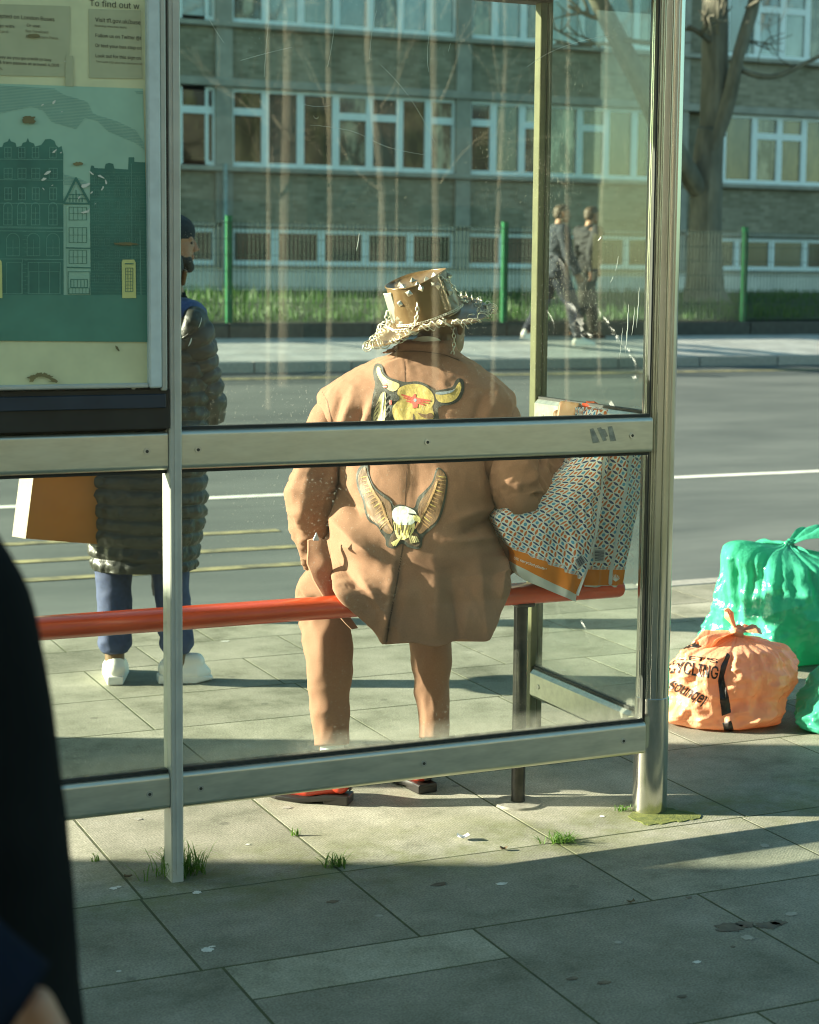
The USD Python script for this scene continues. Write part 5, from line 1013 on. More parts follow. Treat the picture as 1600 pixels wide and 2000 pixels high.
put('beard', organic(m3.Manifold.batch_hull([sph(P2(.03, .062, -.07), .030), sph(P2(-.03, .062, -.07), .030), sph(P2(0, .075, -.10), .026), sph(P2(.05, .0, -.04), .022), sph(P2(-.05, 0, -.04), .022)]), .009, 3), HAIR, bp2, smooth=True)
# two walkers on the far pavement
for i, (px, up_, lo_, hr, st, lab) in enumerate(((1082, DENIM, cloth('blue_trouser', (.007, .013, .024)), HAIRB, .30, 'person in a dark blue top walking on the far pavement, left of a pair'), (1142, DKGREY, OLIVE, HAIRB, -.24, 'person in a grey top walking on the far pavement, right of a pair'))):
    y_ = 20.35+.35*i; g_ = ony(px, 668, y_); g_[2] = .70+.05*i
    Jw = joints(g_, math.radians(-8+14*i), (1.80, 1.75)[i], stride=st, sw=-.16 if i == 0 else .12, lean=.06)
    t_ = thing('person', lab, 'person', g_); dress(t_, Jw, up_, lo_, WHSH if i == 0 else BLACKC, hr, SKIN_L, hem=.84, legr=1.2, sleeve=1.18, up_disp=.02)
# dark passer-by close to the lens
fg = joints((-.275-.11, 1.74-.08, 0), math.radians(156), 1.74, stride=.0)
def cl_(xc, d, z): return EYEP*[1, 1, 0] + np.array([cr, -sr2, 0])*xc + np.array([sr2, cr, 0])*d + np.array([0, 0, z])
base = cl_(-.60, 1.75, 0); fg = joints(base, math.radians(156), 1.72, stride=.16)
fg['shL'] = cl_(-.50, 1.60, 1.355); fg['elL'] = cl_(-.46, 1.52, 1.10); fg['wrL'] = cl_(-.338, 1.50, .958); fg['hdL'] = unit(cl_(.4, .0, -.9)-EYEP*[1, 1, 0]); 
ft = thing('person', 'dark blurred person passing close to the lens at the left edge', 'person', base)
hdf = head_m(fg['head'], fg['f']); bf, ef = body_m(fg, (.7, .4), hdf); pf = put('body', bf, SKIN_L, ft, smooth=True); put_eyes(pf, ef); put('hair', hair_m(hdf[2]), HAIR, ft, smooth=True)
ax = np.array([cr, -sr2, 0]); dp = np.array([sr2, cr, 0])
rows = [(cl_(-.60, 1.78, z), ax*w, dp*dd) for z, w, dd in ((.42, .30, .20), (.62, .285, .20), (.90, .262, .20), (1.12, .242, .19), (1.26, .222, .18), (1.335, .185, .16), (1.41, .11, .10), (1.46, .07, .07))]
put('long_coat', loft(rows, 56, 2.2, lambda V, th: .01*(meshkit.fbm(V*7, 3, 9)-.5)), BLACKC, ft, smooth=True)
FGS = M('navy_sleeve', (.006, .009, .016), r=1.0, extra={'specular_ior_level': .05})
put('sleeve', tube([fg['shL']+ax*-.02+[0, 0, .02], fg['shL'], (fg['shL']+fg['elL'])/2, fg['elL'], fg['wrL']], [.05, .072, .068, .064, .054], 36, 12), FGS, ft, smooth=True)
put('sleeve', tube([fg['shR'], (fg['shR']+fg['elR'])/2, fg['elR'], fg['wrR']], [.075, .068, .062, .05], 30, 10), BLACKC, ft, smooth=True)
for n in 'RL': put('trouser_leg', tube([fg['hip'+n], fg['kn'+n], fg['an'+n]], [.1, .075, .055], 30, 10), BLACKC, ft, smooth=True); put('shoe', organic(m3.Manifold.batch_hull([sph(fg['heel'+n]+[0, 0, .01], .042), sph(fg['toe'+n], .036), sph(fg['an'+n], .045)]), .012, 3), BLACKC, ft, smooth=True)

# ------------------------------------------------------------------ shopping bags on the bench
def bag_print(name):
    N, L = {'uv': ('texture_coordinate', {}), 's': ('separate_xyz', {})}, [('uv.UV', 's.vector')]
    k = [0]
    def m(t, a, b=None, clamp=False):
        k[0] += 1; n = f'm{k[0]}'; d = {'math_type': t}
        if clamp: d['use_clamp'] = True
        for i, q in enumerate((a, b)):
            if q is None: continue
            if isinstance(q, str): L.append((q, f'{n}.value{i+1}'))
            else: d[f'value{i+1}'] = float(q)
        N[n] = ('math', d); return n+'.value'
    U, Vv = m('multiply', 's.x', 1/.0255), m('multiply', 's.y', 1/.0255)
    fu, fv = m('fraction', U), m('fraction', Vv)
    cu, cv = m('subtract', fu, .5), m('subtract', fv, .5)
    du, dv = m('subtract', .5, m('absolute', cu)), m('subtract', .5, m('absolute', cv))
    lu = m('multiply', m('subtract', .25, m('multiply', cu, cu)), .66); lv = m('multiply', m('subtract', .25, m('multiply', cv, cv)), .66)
    navy = m('less_than', dv, m('subtract', lu, .03)); orange = m('less_than', du, m('subtract', lv, .03))
    dot = m('less_than', m('add', m('multiply', cu, cu), m('multiply', cv, cv)), .042)
    par = m('modulo', m('absolute', m('add', m('floor', U), m('floor', Vv))), 2.0); par = m('greater_than', par, .5)
    def mix(fac, a, b):
        k[0] += 1; n = f'x{k[0]}'; d = {}
        for key, q in (('a', a), ('b', b)):
            if isinstance(q, str): L.append((q, f'{n}.{key}'))
            else: d[key] = q
        if isinstance(fac, str): L.append((fac, n+'.fac'))
        N[n] = ('mix_color', d); return n+'.result'
    OR, NV, BL_, WH = (.58, .17, .05), (.03, .065, .17), (.10, .36, .56), (.76, .80, .76)
    c = mix(dot, WH, mix(par, OR, BL_)); c = mix(navy, c, NV); c = mix(orange, c, OR)
    c = mix(m('less_than', 's.y', 0.004), c, WH); c = mix(m('less_than', 's.y', 0.0), c, (.72, .22, .02)); c = mix(m('less_than', 's.y', -.055), c, (.60, .62, .58))
    N['p'] = ('principled_bsdf', {'roughness': .38}); N['t'] = ('translucent_bsdf', {}); N['mc'] = ('mix_closure', {'fac': .22})
    N['g'] = ('geometry', {}); N['bn'] = ('noise_texture', {'scale': 26, 'detail': 5}); N['bp'] = ('bump', {'strength': .5, 'distance': .006})
    L.extend([(c, 'p.base_color'), (c, 't.color'), ('p.BSDF', 'mc.closure1'), ('t.BSDF', 'mc.closure2'), ('g.position', 'bn.vector'), ('bn.fac', 'bp.height'), ('bp.normal', 'p.normal')])
    return usdkit.material(stage, '/World/Looks/'+name, N, L, surface='mc.closure')
PRINT = bag_print('petal_print')
STRIPE = M('bag_white_edge', (.64, .68, .68), r=.35, v=.05, tl=.2); BAR = M('barcode_ink', (.03, .04, .08), r=.5); ORP = M('orange_plastic', (.62, .13, .05), r=.25, v=.1, tl=.35, tlc=(.8, .2, .08)); WHT = M('white_print', (.75, .75, .7), r=.5)
def shopper(label, left, right, split, y0, bulge, uvrot, depth, seed, lean=0.0):
    """left, right: outline points (column, row) from top to base; split: rows where the print ends at each side."""
    n = 60; lp = spline(np.c_[np.array(left, float), np.zeros(len(left))], n)[:, :2]; rp = spline(np.c_[np.array(right, float), np.zeros(len(right))], n)[:, :2]
    s = np.linspace(0, 1, 40); F = np.zeros((n, 40, 3))
    for i in range(n):
        for j, q in enumerate(s):
            p = lp[i]*(1-q)+rp[i]*q; t = i/(n-1); yy = y0(t, q); F[i, j] = ony(p[0], p[1], yy)
    fold = bulge*np.sin(np.pi*s)[None]**.8*np.sin(np.pi*np.clip(np.linspace(0, 1, n)*.9+.08, 0, 1))[:, None] + .010*(ridged(F*np.array([16, 16, 5]), seed)-.4) + .006*(meshkit.fbm(F*12, 3, seed+1)-.5)*2
    F[..., 1] -= fold
    t = thing('shopping_bag', label, 'bag', F[-1].mean(0))
    # print coordinates in metres, measured along the panel
    H = np.linalg.norm(np.diff(F, axis=0), axis=2).cumsum(0); H = np.vstack([np.zeros(40), H]); Wd = np.linalg.norm(np.diff(F, axis=1), axis=2).cumsum(1); Wd = np.c_[np.zeros(n), Wd]
    sp = np.interp(s, [0, 1], split); cut = np.array([np.interp(sp[j]*(n-1), np.arange(n), H[:, j]) for j in range(40)])
    vv = cut[None]-H; uu = Wd + (.2-Wd[:, 20:21])
    uv = np.stack([uu*math.cos(uvrot)*1.0 - np.maximum(vv, 0)*math.sin(uvrot), np.where(vv > 0, vv*math.cos(uvrot)+uu*math.sin(uvrot)*(1) + .0, vv)], -1)
    uv[..., 1] = np.where(vv > 0, np.maximum(uv[..., 1], .006), vv)
    front = grid(F); front = tm(front.vertices, front.faces[:, ::-1]); put('panel', front, PRINT, t, smooth=True, uv=uv.reshape(-1, 2))
    Bk = F + np.array([.02, depth, .0]); Bk[..., 1] += .02*np.sin(np.pi*s)[None]
    side = []
    for a_ in (np.stack([Bk[:, 0], F[:, 0]], 1), np.stack([F[:, -1], Bk[:, -1]], 1)):
        g1 = grid(a_); side.append(put('gusset', g1, PRINT, t, smooth=True, uv=np.stack([np.tile([0, depth], n), np.repeat(vv[:, 0] if not side else vv[:, -1], 2)], -1)))
    put('panel', grid(Bk), PRINT, t, smooth=True, uv=uv.reshape(-1, 2)); put('base', grid(np.stack([F[-1], Bk[-1]], 0)), STRIPE, t, smooth=False)
    return t, F, Skin(front, F[30, 20], (1, 0, 0), (0, 0, 1), (0, -1, 0)), F
def edge_strip(t, SK, pts, w, name='edge_stripe', mat=None, off=.003): put(name, SK.lay(LineString([SK.ab(*p) for p in pts]).buffer(w), off, .001), mat or STRIPE, t, smooth=True)
b2, F2, SK2, _ = shopper('printed carrier bag with a white stripe down its middle, next to the corner post', [(1196, 815), (1188, 900), (1172, 980), (1155, 1060), (1141, 1118), (1142, 1146)], [(1262, 815), (1262, 880), (1252, 960), (1234, 1040), (1218, 1112), (1213, 1146)], (.885, .885), lambda t, q: 4.71+.01*q-.02*t, .018, .5, .10, 5)
edge_strip(b2, SK2, [(1240, 880), (1226, 950), (1214, 990), (1205, 1050), (1197, 1110), (1196, 1140)], .006)
b1, F1, SK1, _ = shopper('printed carrier bag sagging over the front of the red bench', [(1140, 800), (1132, 860), (1085, 930), (1000, 985), (967, 1012), (990, 1058), (1005, 1084), (1008, 1114), (1040, 1140)], [(1186, 800), (1190, 880), (1180, 950), (1168, 1030), (1150, 1100), (1136, 1135), (1128, 1160), (1126, 1176)], (.80, .87), lambda t, q: 4.665-.02*t-.02*q*t+.05*(1-q)*(1-t), .030, .42, .09, 8)
edge_strip(b1, SK1, [(1189, 884), (1180, 950), (1168, 1030), (1158, 1080), (1140, 1128), (1129, 1160)], .0052)
for SKb, tb_, x0, y0_, dx_, dy_, w_, hgt in ((SK1, b1, 1119, 1092, 8, -8, 26, 22), (SK2, b2, 1162, 1072, 0, 0, 22, 28)):
    # bar code patch
    c0 = [(x0, y0_), (x0+w_*.55, y0_-w_*.5+dx_*.2), (x0+w_*.55+hgt*.6, y0_+hgt*.25), (x0+hgt*.45, y0_+hgt*.85)] if dx_ else [(x0, y0_), (x0+w_, y0_+1), (x0+w_-1, y0_+hgt), (x0-1, y0_+hgt-1)]
    bc = put('label_patch', SKb.lay(Polygon([SKb.ab(*p) for p in c0]), .003, .0008), STRIPE, tb_, smooth=True)
    c0 = np.array(c0, float); bars = []
    for k_ in range(11):
        f0 = .1+.8*k_/11; f1 = f0+.8/11*(.35+.4*((k_*7) % 3)/2)
        lerp = (lambda a, b_, f: a+(b_-a)*f)
        top0, top1, bo0, bo1 = (lerp(c0[0], c0[1], f0), lerp(c0[0], c0[1], f1), lerp(c0[3], c0[2], f0), lerp(c0[3], c0[2], f1)) if dx_ else (lerp(c0[0], c0[3], f0), lerp(c0[0], c0[3], f1), lerp(c0[1], c0[2], f0), lerp(c0[1], c0[2], f1))
        q0, q1, q2, q3 = lerp(top0, bo0, .1), lerp(top1, bo1, .1), lerp(top1, bo1, .88), lerp(top0, bo0, .88); bars.append(Polygon([SKb.ab(*q) for q in (q0, q1, q2, q3)]).buffer(0))
    put('barcode', SKb.lay(unary_union(bars), .0042, .0006), BAR, bc, smooth=True)
p_ = text_poly('5% recycled plastic*', .0075); p_ = affinity.rotate(p_, -21, origin=(0, 0)); o_ = SK1.ab(1010, 1094); put('printed_words', SK1.lay(affinity.translate(p_, *o_), .0035, .0006), WHT, b1, smooth=True)
rays = unary_union([LineString([SK2.ab(1205, 1136), SK2.ab(1205+9*math.cos(a_), 1136+13*math.sin(a_))]).buffer(.0009) for a_ in np.linspace(-2.6, -.5, 7)]); put('printed_fan', SK2.lay(rays, .0035, .0006), WHT, b2, smooth=True)
hw = JM['wrR']
def strap(t, pts, w=.012):
    P = np.array(pts); S_ = spline(P, 24); up = np.array([cr, -sr2, 0])*w
    g_ = np.stack([S_-up, S_+up*.2+[0, .002, 0], S_+up], 1); put('handle', [grid(g_), grid((g_+[0, .0016, 0])[:, ::-1])], ORP, t, smooth=True)
yh = 4.90
strap(b1, [F1[0, 6], ony(1136, 812, 4.86), ony(1146, 786, yh+.02), ony(1160, 800, 4.86), F1[0, 34]])
strap(b2, [F2[0, 4], ony(1172, 806, 4.86), ony(1152, 783, yh+.03), ony(1185, 800, 4.88), F2[0, 30]])

# ------------------------------------------------------------------ rubbish sacks
def sack_look(name, c, tlc, tl=.35): return M(name, c, r=.17, v=.12, s=8, bump=.45, bs=9, bd=.03, tl=tl, tlc=tlc, stretch=(1, 1, .6))
SACKG = sack_look('green_sack_plastic', (.06, .40, .25), (.10, .62, .37), .34); SACKO = sack_look('orange_sack_plastic', (.76, .41, .235), (.92, .50, .28), .30)
def sack(name, label, c, rx, ry, h, koff, mat, seed, tails, lumps=()):
    R = np.random.default_rng(seed); nt, nz = 200, 120; th = np.linspace(0, 2*np.pi, nt, endpoint=False); t = np.linspace(0, 1, nz)
    r = PchipInterpolator([0, .06, .2, .42, .62, .78, .90, .965, 1], [.62, .86, 1.0, 1.0, .88, .66, .32, .10, .055])(t); z = PchipInterpolator([0, .06, .2, .42, .62, .78, .9, 1], [0, .015, .16, .45, .72, .90, .98, 1.06])(t)*h
    kx = PchipInterpolator([0, .4, 1], [0, .1, 1])(t)
    X = c[0]+kx*koff[0]; Yk = c[1]+kx*koff[1]
    D = np.stack(np.broadcast_arrays(np.cos(th)[None], np.sin(th)[None], 0*t[:, None]), -1)
    g = np.clip((t-(.50 if lumps == () else .3))/.4, 0, 1)[:, None]; sq = np.zeros((nz, nt))
    for k_, a_ in ((9, .04), (16, .042), (27, .034), (41, .016)): sq += a_*(np.abs(np.sin(k_/2*th[None]+R.uniform(0, 6)+1.6*meshkit.noise(np.stack(np.broadcast_arrays(np.cos(th)[None]*2, np.sin(th)[None]*2, t[:, None]*2+seed), -1), seed)))-.6)
    q = np.stack(np.broadcast_arrays(np.cos(th)[None]*1.7, np.sin(th)[None]*1.7, t[:, None]*2.6), -1)
    cr_ = .11*(ridged(q*1.1, seed, 3)-.45) + .16*(meshkit.fbm(q*.9, 2, seed+3)-.5)
    cr_ = cr_ + .012*(np.clip(ridged(q*2.6+7, seed+21, 3), 0, 2)**2-.3)*np.clip(t*5, 0, 1)[:, None]
    # flat facets: things inside push the film into planes
    fac = np.full((nz, nt), 9.0); P0 = np.stack([np.cos(th)[None]*r[:, None], np.sin(th)[None]*r[:, None], np.broadcast_to((z/h)[:, None]*1.3-.6, (nz, nt))], -1)
    for k_ in range(16):
        n_ = unit(R.normal(0, 1, 3)); fac = np.minimum(fac, (R.uniform(.74, 1.0))/np.maximum(P0@n_, 1e-3))
    fc = np.clip(fac, .72, 1.0)
    rad = r[:, None]*(1+cr_*np.clip(t*6, .2, 1)[:, None] + sq*g*2.2)*fc**1.25
    V = np.stack([X[:, None]+rx*rad*np.cos(th)[None], Yk[:, None]+ry*rad*np.sin(th)[None], np.broadcast_to(z[:, None], rad.shape)*(.55+.45*fc)+.03*h*(meshkit.fbm(q*1.4, 3, seed+9)-.5)*np.clip(t*5, 0, 1)[:, None]], -1)
    for lx, ly, lz, lr, la in lumps:
        d = np.linalg.norm(V-np.array([lx, ly, lz]), axis=-1); V = V + np.exp(-(d/lr)**2)[..., None]*la*unit(np.array([lx, ly, lz])-np.array([c[0], c[1], h*.5]))
    V[..., 2] = np.maximum(V[..., 2], .001)
    body = grid(V, closed=True, caps=True); o = thing(name, label, 'rubbish bag', c); put('sack', body, mat, o, smooth=True)
    kp = np.array([X[-1], Yk[-1], z[-1]])
    put('knot', displaced(organic(union([sph(kp, .022), sph(kp+[.012, .006, .012], .018), sph(kp+[-.012, -.004, .006], .018)]), .006, 3), wrinkle(.003, 60)), mat, o, smooth=True)
    for a_, el_, L_, w_ in tails:
        d = np.array([math.cos(a_)*math.cos(el_), math.sin(a_)*math.cos(el_), math.sin(el_)]); sd = unit(np.cross(d, [0, 0, 1])); u_ = np.cross(sd, d); G = []
        for s in np.linspace(0, 1, 22):
            w2 = w_*(.12+.88*min(1, s*1.25)**.8)*(1-.25*max(0, s-.8)/.2); e = np.linspace(-1, 1, 26); fl = w2*.30*np.sin(e*7+s*2+seed)*(.4+.6*s) + .25*w2*(meshkit.noise(np.c_[e*3, e*0+s*4, e*0+seed])-.5)
            G.append(kp + d*L_*s*(1-.12*e[:, None]**2) + sd*(w2*e)[:, None] + u_*fl[:, None] - np.array([0, 0, .35*L_*s*s*(el_ < .9)]))
        G = np.array(G); put('tail', [grid(G), grid((G+u_*.0015)[:, ::-1])], mat, o, smooth=True)
    return o, V
gc = np.array([4.05, 6.2, 0]); 
gc[0] = ony(1530, 1300, 6.2)[0]
def angc(dx, dd): return math.atan2(dx*-sr2+dd*cr, dx*cr+dd*sr2)   # heading from across / along the view
g1, _ = sack('rubbish_sack', 'large knotted green rubbish sack behind the orange one', gc, .345, .30, .45, (.01, .0), SACKG, 21, [(angc(1, .3), .70, .24, .09), (angc(-.8, .5), .12, .20, .12), (angc(.2, -1), -.1, .12, .06)], lumps=[(gc[0]-.17, gc[1]+.02, .41, .13, .11), (gc[0]+.12, gc[1]-.1, .30, .14, .05)])
oc = np.array([ony(1412, 1380, 5.42)[0], 5.42, 0])
o1, oV = sack('rubbish_sack', 'orange recycling sack with black printed words and a black tape beside the post', oc, .268, .225, .30, (.02, -.05), SACKO, 33, [(angc(-.5, .2), 1.1, .10, .035), (angc(1, .3), .5, .10, .05), (angc(-1, -.2), .12, .16, .07)])
sc_ = np.array([ony(1668, 1410, 5.08)[0], 5.08, 0])
sack('rubbish_sack', 'green rubbish sack cut by the right edge of the view', sc_, .20, .19, .24, (.03, .02), SACKG, 45, [(angc(-.6, .2), 1.0, .12, .06)])
INK = M('sack_print_ink', (.018, .013, .010), r=.4)
from scipy.ndimage import map_coordinates
oN = vnormals(grid(oV, closed=True)).reshape(oV.shape); oN = oN*np.sign((oN*(oV-oV.mean(1, keepdims=True))).sum())
_fr = (oN@TOW) > .02; _c0 = int(np.argmax((oV@TOW)[50])); _cols = (np.arange(200)[None]-_c0+100) % 200 + np.zeros((120, 1)); _rows = np.arange(120.)[:, None]+np.zeros((1, 200))
_pick = LinearNDInterpolator(proj(oV[_fr]), np.c_[_cols[_fr], _rows[_fr]])
_Vr, _Nr = np.roll(oV, 100-_c0, 1), np.roll(oN, 100-_c0, 1)
def film(poly, off=.0025):
    """Print wrapped on the film; poly in survey columns and rows."""
    out = []
    for g in getattr(poly, 'geoms', [poly]):
        if g.is_empty or g.area < .3: continue
        v, f = trimesh.creation.triangulate_polygon(g, engine='earcut'); v, f = trimesh.remesh.subdivide_to_size(np.c_[v, np.zeros(len(v))], f, 2.5, max_iter=12)
        q = _pick(v[:, :2]); ok = ~np.isnan(q[:, 0]); f = f[ok[f].all(1)]
        if not len(f): continue
        q = np.nan_to_num(q); at = lambda A: np.stack([map_coordinates(A[..., k], [q[:, 1], q[:, 0]], order=1, mode='nearest') for k in range(3)], 1)
        N_ = at(_Nr); e = tm(at(_Vr) + N_/(np.linalg.norm(N_, axis=1)[:, None]+1e-9)*off, f)
        if (e.face_normals@TOW).mean() < 0: e = tm(e.vertices, e.faces[:, ::-1])
        e.remove_unreferenced_vertices(); out.append(e)
    return trimesh.util.concatenate(out)
def print_on(s, p0, p1, h, flip=False, bold=True, slant=0):
    p = text_poly(s, 1.0, bold); a, b_, c_, d_ = p.bounds; p0, p1 = np.array(p0, float), np.array(p1, float); L_ = np.linalg.norm(p1-p0)
    p = affinity.scale(affinity.translate(p, -a, 0), L_/(c_-a), h, origin=(0, 0))
    if slant: p = affinity.skew(p, slant, 0, origin=(0, 0))
    if flip: p = affinity.rotate(p, 180, origin=(L_/2, h/2))
    p = affinity.scale(p, 1, -1, origin=(0, 0)); p = affinity.translate(affinity.rotate(p, math.degrees(math.atan2(p1[1]-p0[1], p1[0]-p0[0])), origin=(0, 0)), *p0)
    put('printed_words', film(p), INK, o1, smooth=True)
print_on('RECYCLING', (1280, 1308), (1401, 1326), 23); print_on('l\u01ddbunos', (1306, 1350), (1374, 1382), 22, True, True, 12)
print_on('LET\u2019S', (1330, 1288), (1402, 1296), 8)
for pts in ([(1420, 1276), (1426, 1280), (1414, 1320), (1423, 1360), (1428, 1392), (1410, 1398), (1402, 1330), (1408, 1300)], [(1412, 1412), (1428, 1408), (1434, 1428), (1416, 1430)], [(1354, 1258), (1372, 1250), (1368, 1264), (1350, 1272)]):
    put('black_tape', film(Polygon(pts)), INK, o1, smooth=True)

# ------------------------------------------------------------------ weeds, litter, stains
def tuft(label, px, py, n, h, w, seed, mat=TUFTM):
    R = np.random.default_rng(seed); c = onz(px, py); Vv, Ff = [], []
    for k_ in range(n):
        a_ = R.uniform(0, 6.28); d = np.array([math.cos(a_), math.sin(a_), 0]); s_ = np.array([-d[1], d[0], 0]); p = c+np.array([R.normal(0, w*.35), R.normal(0, w*.22), 0]); hh_ = h*R.uniform(.4, 1.15); ln_ = w*R.uniform(.2, 1.0); bw = R.uniform(.0012, .0024)
        i = len(Vv)
        for t in (0, .35, .7): q = p + d*ln_*t**1.6 + np.array([0, 0, hh_*(t*1.25-.42*t*t)]); Vv += [q-s_*bw*(1-t*.6), q+s_*bw*(1-t*.6)]
        Vv.append(p+d*ln_+np.array([0, 0, hh_*R.uniform(.45, .85)])); Ff += [(i, i+1, i+3), (i, i+3, i+2), (i+2, i+3, i+5), (i+2, i+5, i+4), (i+4, i+5, i+6)]
    t_ = put('grass_tuft', tm(np.array(Vv), Ff), mat, None, smooth=False, label=label, cat='grass tuft')
tuft('big grass tuft growing round the foot of the thin shelter post', 352, 1706, 150, .085, .11, 1); tuft('grass tuft in the paving joint left of the middle', 655, 1692, 60, .045, .05, 2); tuft('sunlit grass tuft in the paving joint near the bench leg', 1098, 1645, 90, .035, .06, 3)
tuft('tiny weed in the joint below the boots', 577, 1632, 16, .03, .015, 4); tuft('tiny weed in shade near the left edge of the paving', 186, 1682, 14, .03, .02, 5); tuft('low weeds at the left of the round post foot', 1218, 1583, 34, .022, .03, 6)
MOSS = M('moss', (.05, .075, .012), r=.95, c2=(.15, .17, .03), s=40, detail=6, bump=.8, bs=160, bd=.004); DROP = M('bird_dropping', (.55, .57, .52), r=.7, v=.15, s=60); GUM = M('gum_spot', (.30, .30, .25), r=.7, v=.2); DRIP = M('brown_drip', (.095, .082, .055), r=.6, v=.5, s=30)
def blot(name, px, py, a, b_, mat, seed, n=26, rough=.35, z=.0011, ang=0.0):
    R = np.random.default_rng(seed); c = onz(px, py); t = np.linspace(0, 2*np.pi, n, endpoint=False); k_ = 1+rough*(R.random(n)-.5)*1.4
    g_ = Polygon(np.c_[c[0]+a*k_*np.cos(t+ang), c[1]+b_*k_*np.sin(t)]).buffer(0); put(name, prism(g_, .0006, lambda x, y, d: np.c_[x, y, z+d]), mat, pave, smooth=False)
mp = Polygon([onz(*p)[:2] for p in ((1228, 1596), (1262, 1612), (1330, 1605), (1364, 1600), (1368, 1594), (1345, 1586), (1300, 1580), (1262, 1582), (1238, 1587))]); mc = np.asarray(mp.buffer(.003).segmentize(.006).exterior.coords); mc = mc + (meshkit.noise(np.c_[mc*70, mc[:, :1]*0], 3)-.5)[:, None]*.02
e_ = trimesh.creation.extrude_polygon(Polygon(mc).buffer(0), .0022, engine='earcut'); put('moss_patch', e_, MOSS, pave, smooth=False)
for i_, (px, py, a, b_, m_) in enumerate(((405, 1856, .014, .013, DROP), (414, 1850, .008, .004, DROP), (385, 1744, .011, .010, DROP), (222, 1736, .010, .010, DROP), (232, 1733, .006, .006, DROP), (980, 1727, .016, .009, DROP), (1362, 1880, .011, .008, DROP), (232, 1898, .006, .004, DROP), (484, 1650, .006, .005, DROP), (1290, 1597, .012, .006, DROP), (1176, 1595, .007, .008, DROP), (560, 1578, .014, .012, GUM), (640, 1520, .014, .01, GUM),
        (1460, 1832, .016, .015, GUM), (1494, 1652, .014, .014, GUM), (1545, 1786, .018, .012, GUM), (858, 1728, .02, .012, DRIP), (1425, 1812, .036, .030, DRIP), (1455, 1806, .022, .020, DRIP), (1500, 1808, .030, .024, DRIP), (1520, 1803, .022, .018, DRIP), (1118, 1912, .014, .008, DRIP), (1180, 1920, .016, .009, DRIP), (1432, 1850, .006, .005, DRIP), (1346, 1754, .008, .006, DRIP), (650, 1762, .016, .01, DRIP), (1332, 1947, .012, .007, DRIP), (262, 1312, .012, .01, GUM), (440, 1253, .02, .008, DROP), (1100, 1310, .012, .012, GUM), (270, 1600, .012, .012, GUM), (740, 1790, .010, .008, GUM), (1208, 1842, .009, .008, GUM))):
    blot('ground_mark', px, py, a, b_, m_, 100+i_)
def scrap(label, px, py, a, b_, curl, seed, mat):
    c = onz(px, py); u_, v_ = np.meshgrid(np.linspace(-1, 1, 14), np.linspace(-1, 1, 10)); z = .003+curl*(u_**2*.7+.3*np.abs(v_)) + .004*meshkit.noise(np.stack([u_*2, v_*2, u_*0+seed], -1)); k_ = 1-.25*np.abs(v_)
    G = np.stack([c[0]+a*u_*k_+.3*b_*v_, c[1]+b_*v_-.2*a*u_, z], -1); put('paper_scrap', [grid(G), grid((G-[0, 0, .001])[:, ::-1])], mat, None, smooth=True, label=label, cat='litter')
PAPW = M('white_scrap', (.72, .72, .68), r=.6)
scrap('white curled paper scrap on the sunlit paving in front of the shelter', 905, 1640, .020, .012, .012, 1, PAPW)
LEAF = M('dry_leaf', (.12, .09, .045), r=.8, v=.3)
for px, py, s_, lb in ((250, 1716, 1, 'brown dry leaf by the thin shelter post, left of the big tuft'), (1232, 1765, 2, 'reddish leaf bit on the near paving joint'), (984, 1661, 3, 'dry leaf in the joint under the paper scrap')): scrap(lb, px, py, .012, .006, .006, s_, LEAF)
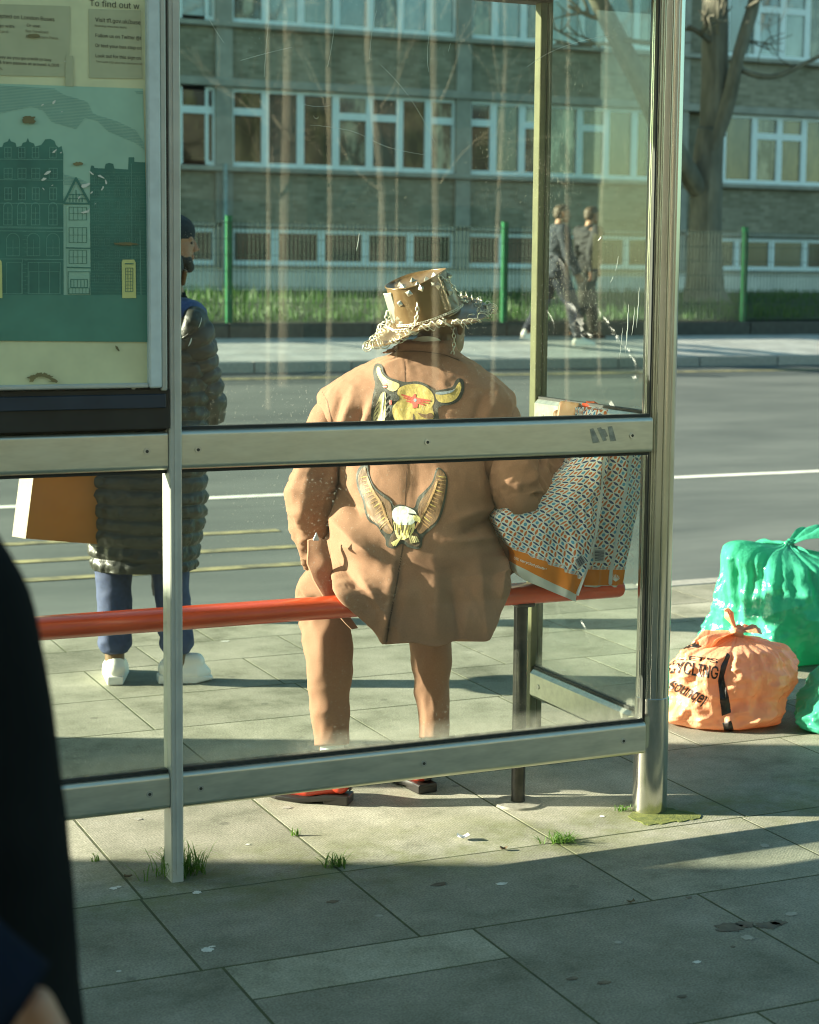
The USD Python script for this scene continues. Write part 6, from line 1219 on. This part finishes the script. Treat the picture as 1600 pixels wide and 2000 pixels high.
# ------------------------------------------------------------------ what stands beyond the frame: seen in reflections and by its shade
KP = M('kiosk_grey', (.20, .21, .20), r=.5)
ks = thing('street_kiosk', 'grey street kiosk further along the pavement, outside the view', 'kiosk', (-5.5, 6.2, 0))
put('wall', bx(-6.2, -5.2, 3.0, 5.25+.455*5.2+.02, 0, 2.9, .02), KP, ks); put('roof', bx(-6.35, -5.05, 2.9, 7.7, 2.9, 3.0, .02), KP, ks); put('shutter', [bx(-5.2, -5.18, 3.4, 7.0, .9+k*.1, .985+k*.1) for k in range(14)], ALU, ks, smooth=False)
nb = thing('notice_board', 'free-standing notice board on two legs on the pavement, outside the view', 'sign', (-1.6, 7.0, 0))
put('panel', bx(-1.64, -1.58, 6.06+.455*1.6, 6.68+.455*1.6, .35, 1.95, .01), KP, nb)
for y in (6.85, 7.35): put('leg', rod((-1.61, y, 0), (-1.61, y, .36), .03), ALU, nb)
BRK2 = M('warm_brick', (.10, .095, .075), r=.9, v=.2, s=3, detail=8)
tb2 = thing('terrace', 'warm brick terrace behind the viewer, seen only in reflections', 'building', (4, -16, 0))
put('wall', bx(-30, 44, -22, -15.3, -.1, 9.6), BRK2, tb2, smooth=False); put('roof', m2t(m3.Manifold.hull_points(np.array([(-30, -22, 9.62), (-30, -15, 9.62), (44, -22, 9.62), (44, -15, 9.62), (-30, -18.5, 11.4), (44, -18.5, 11.4)]))), M('slate', (.07, .075, .08), r=.6), tb2, smooth=False)
for k_ in range(18):
    for z_ in (.9, 3.8, 6.8): put('window', [bx(-29+k_*4, -27.4+k_*4, -15.3, -15.22, z_, z_+1.7)], PANES[1], tb2, smooth=False)
for k_, (px, w_, yv) in enumerate(((525, .035, 20), (556, .085, 24), (645, .04, 20), (740, .055, 20), (781, .032, 21), (857, .05, 19), (970, .035, 20), (1092, .08, 25), (1118, .03, 19), (1180, .03, 23))):
    p = ony(px, 300, yv); q = np.array([p[0], 8.98-yv, 0]); top = 7.5 if k_ % 2 else 6.2
    t_ = thing('pale_tree', 'pale slender winter tree behind the viewer, seen only in the glass', 'tree', q, 'pale trees mirrored in the glass'); R = np.random.default_rng(k_)
    put('trunk', tube([q, q+[R.normal(0, .03), 0, 2.2], q+[R.normal(0, .06), 0, 4.5], q+[R.normal(0, .1), 0, top]], [w_*1.1, w_, w_*.9, w_*.5], 14, 6, lambda s, t, C: .12*w_*(meshkit.fbm(np.stack(np.broadcast_arrays(np.cos(t), np.sin(t), s*3), -1), 3)-.5)), BARKP, t_, smooth=True)
    tw = []; 
    for z_ in np.linspace(2.6, top-.2, 6): d = R.normal(0, 1, 3); d[2] = abs(d[2])+.8; twigs(q+[0, 0, z_], unit(d), 1.0, w_*.3, 2, tw, R)
    put('crown', tw, BARKP, t_, smooth=True, label='bare pale twigs')
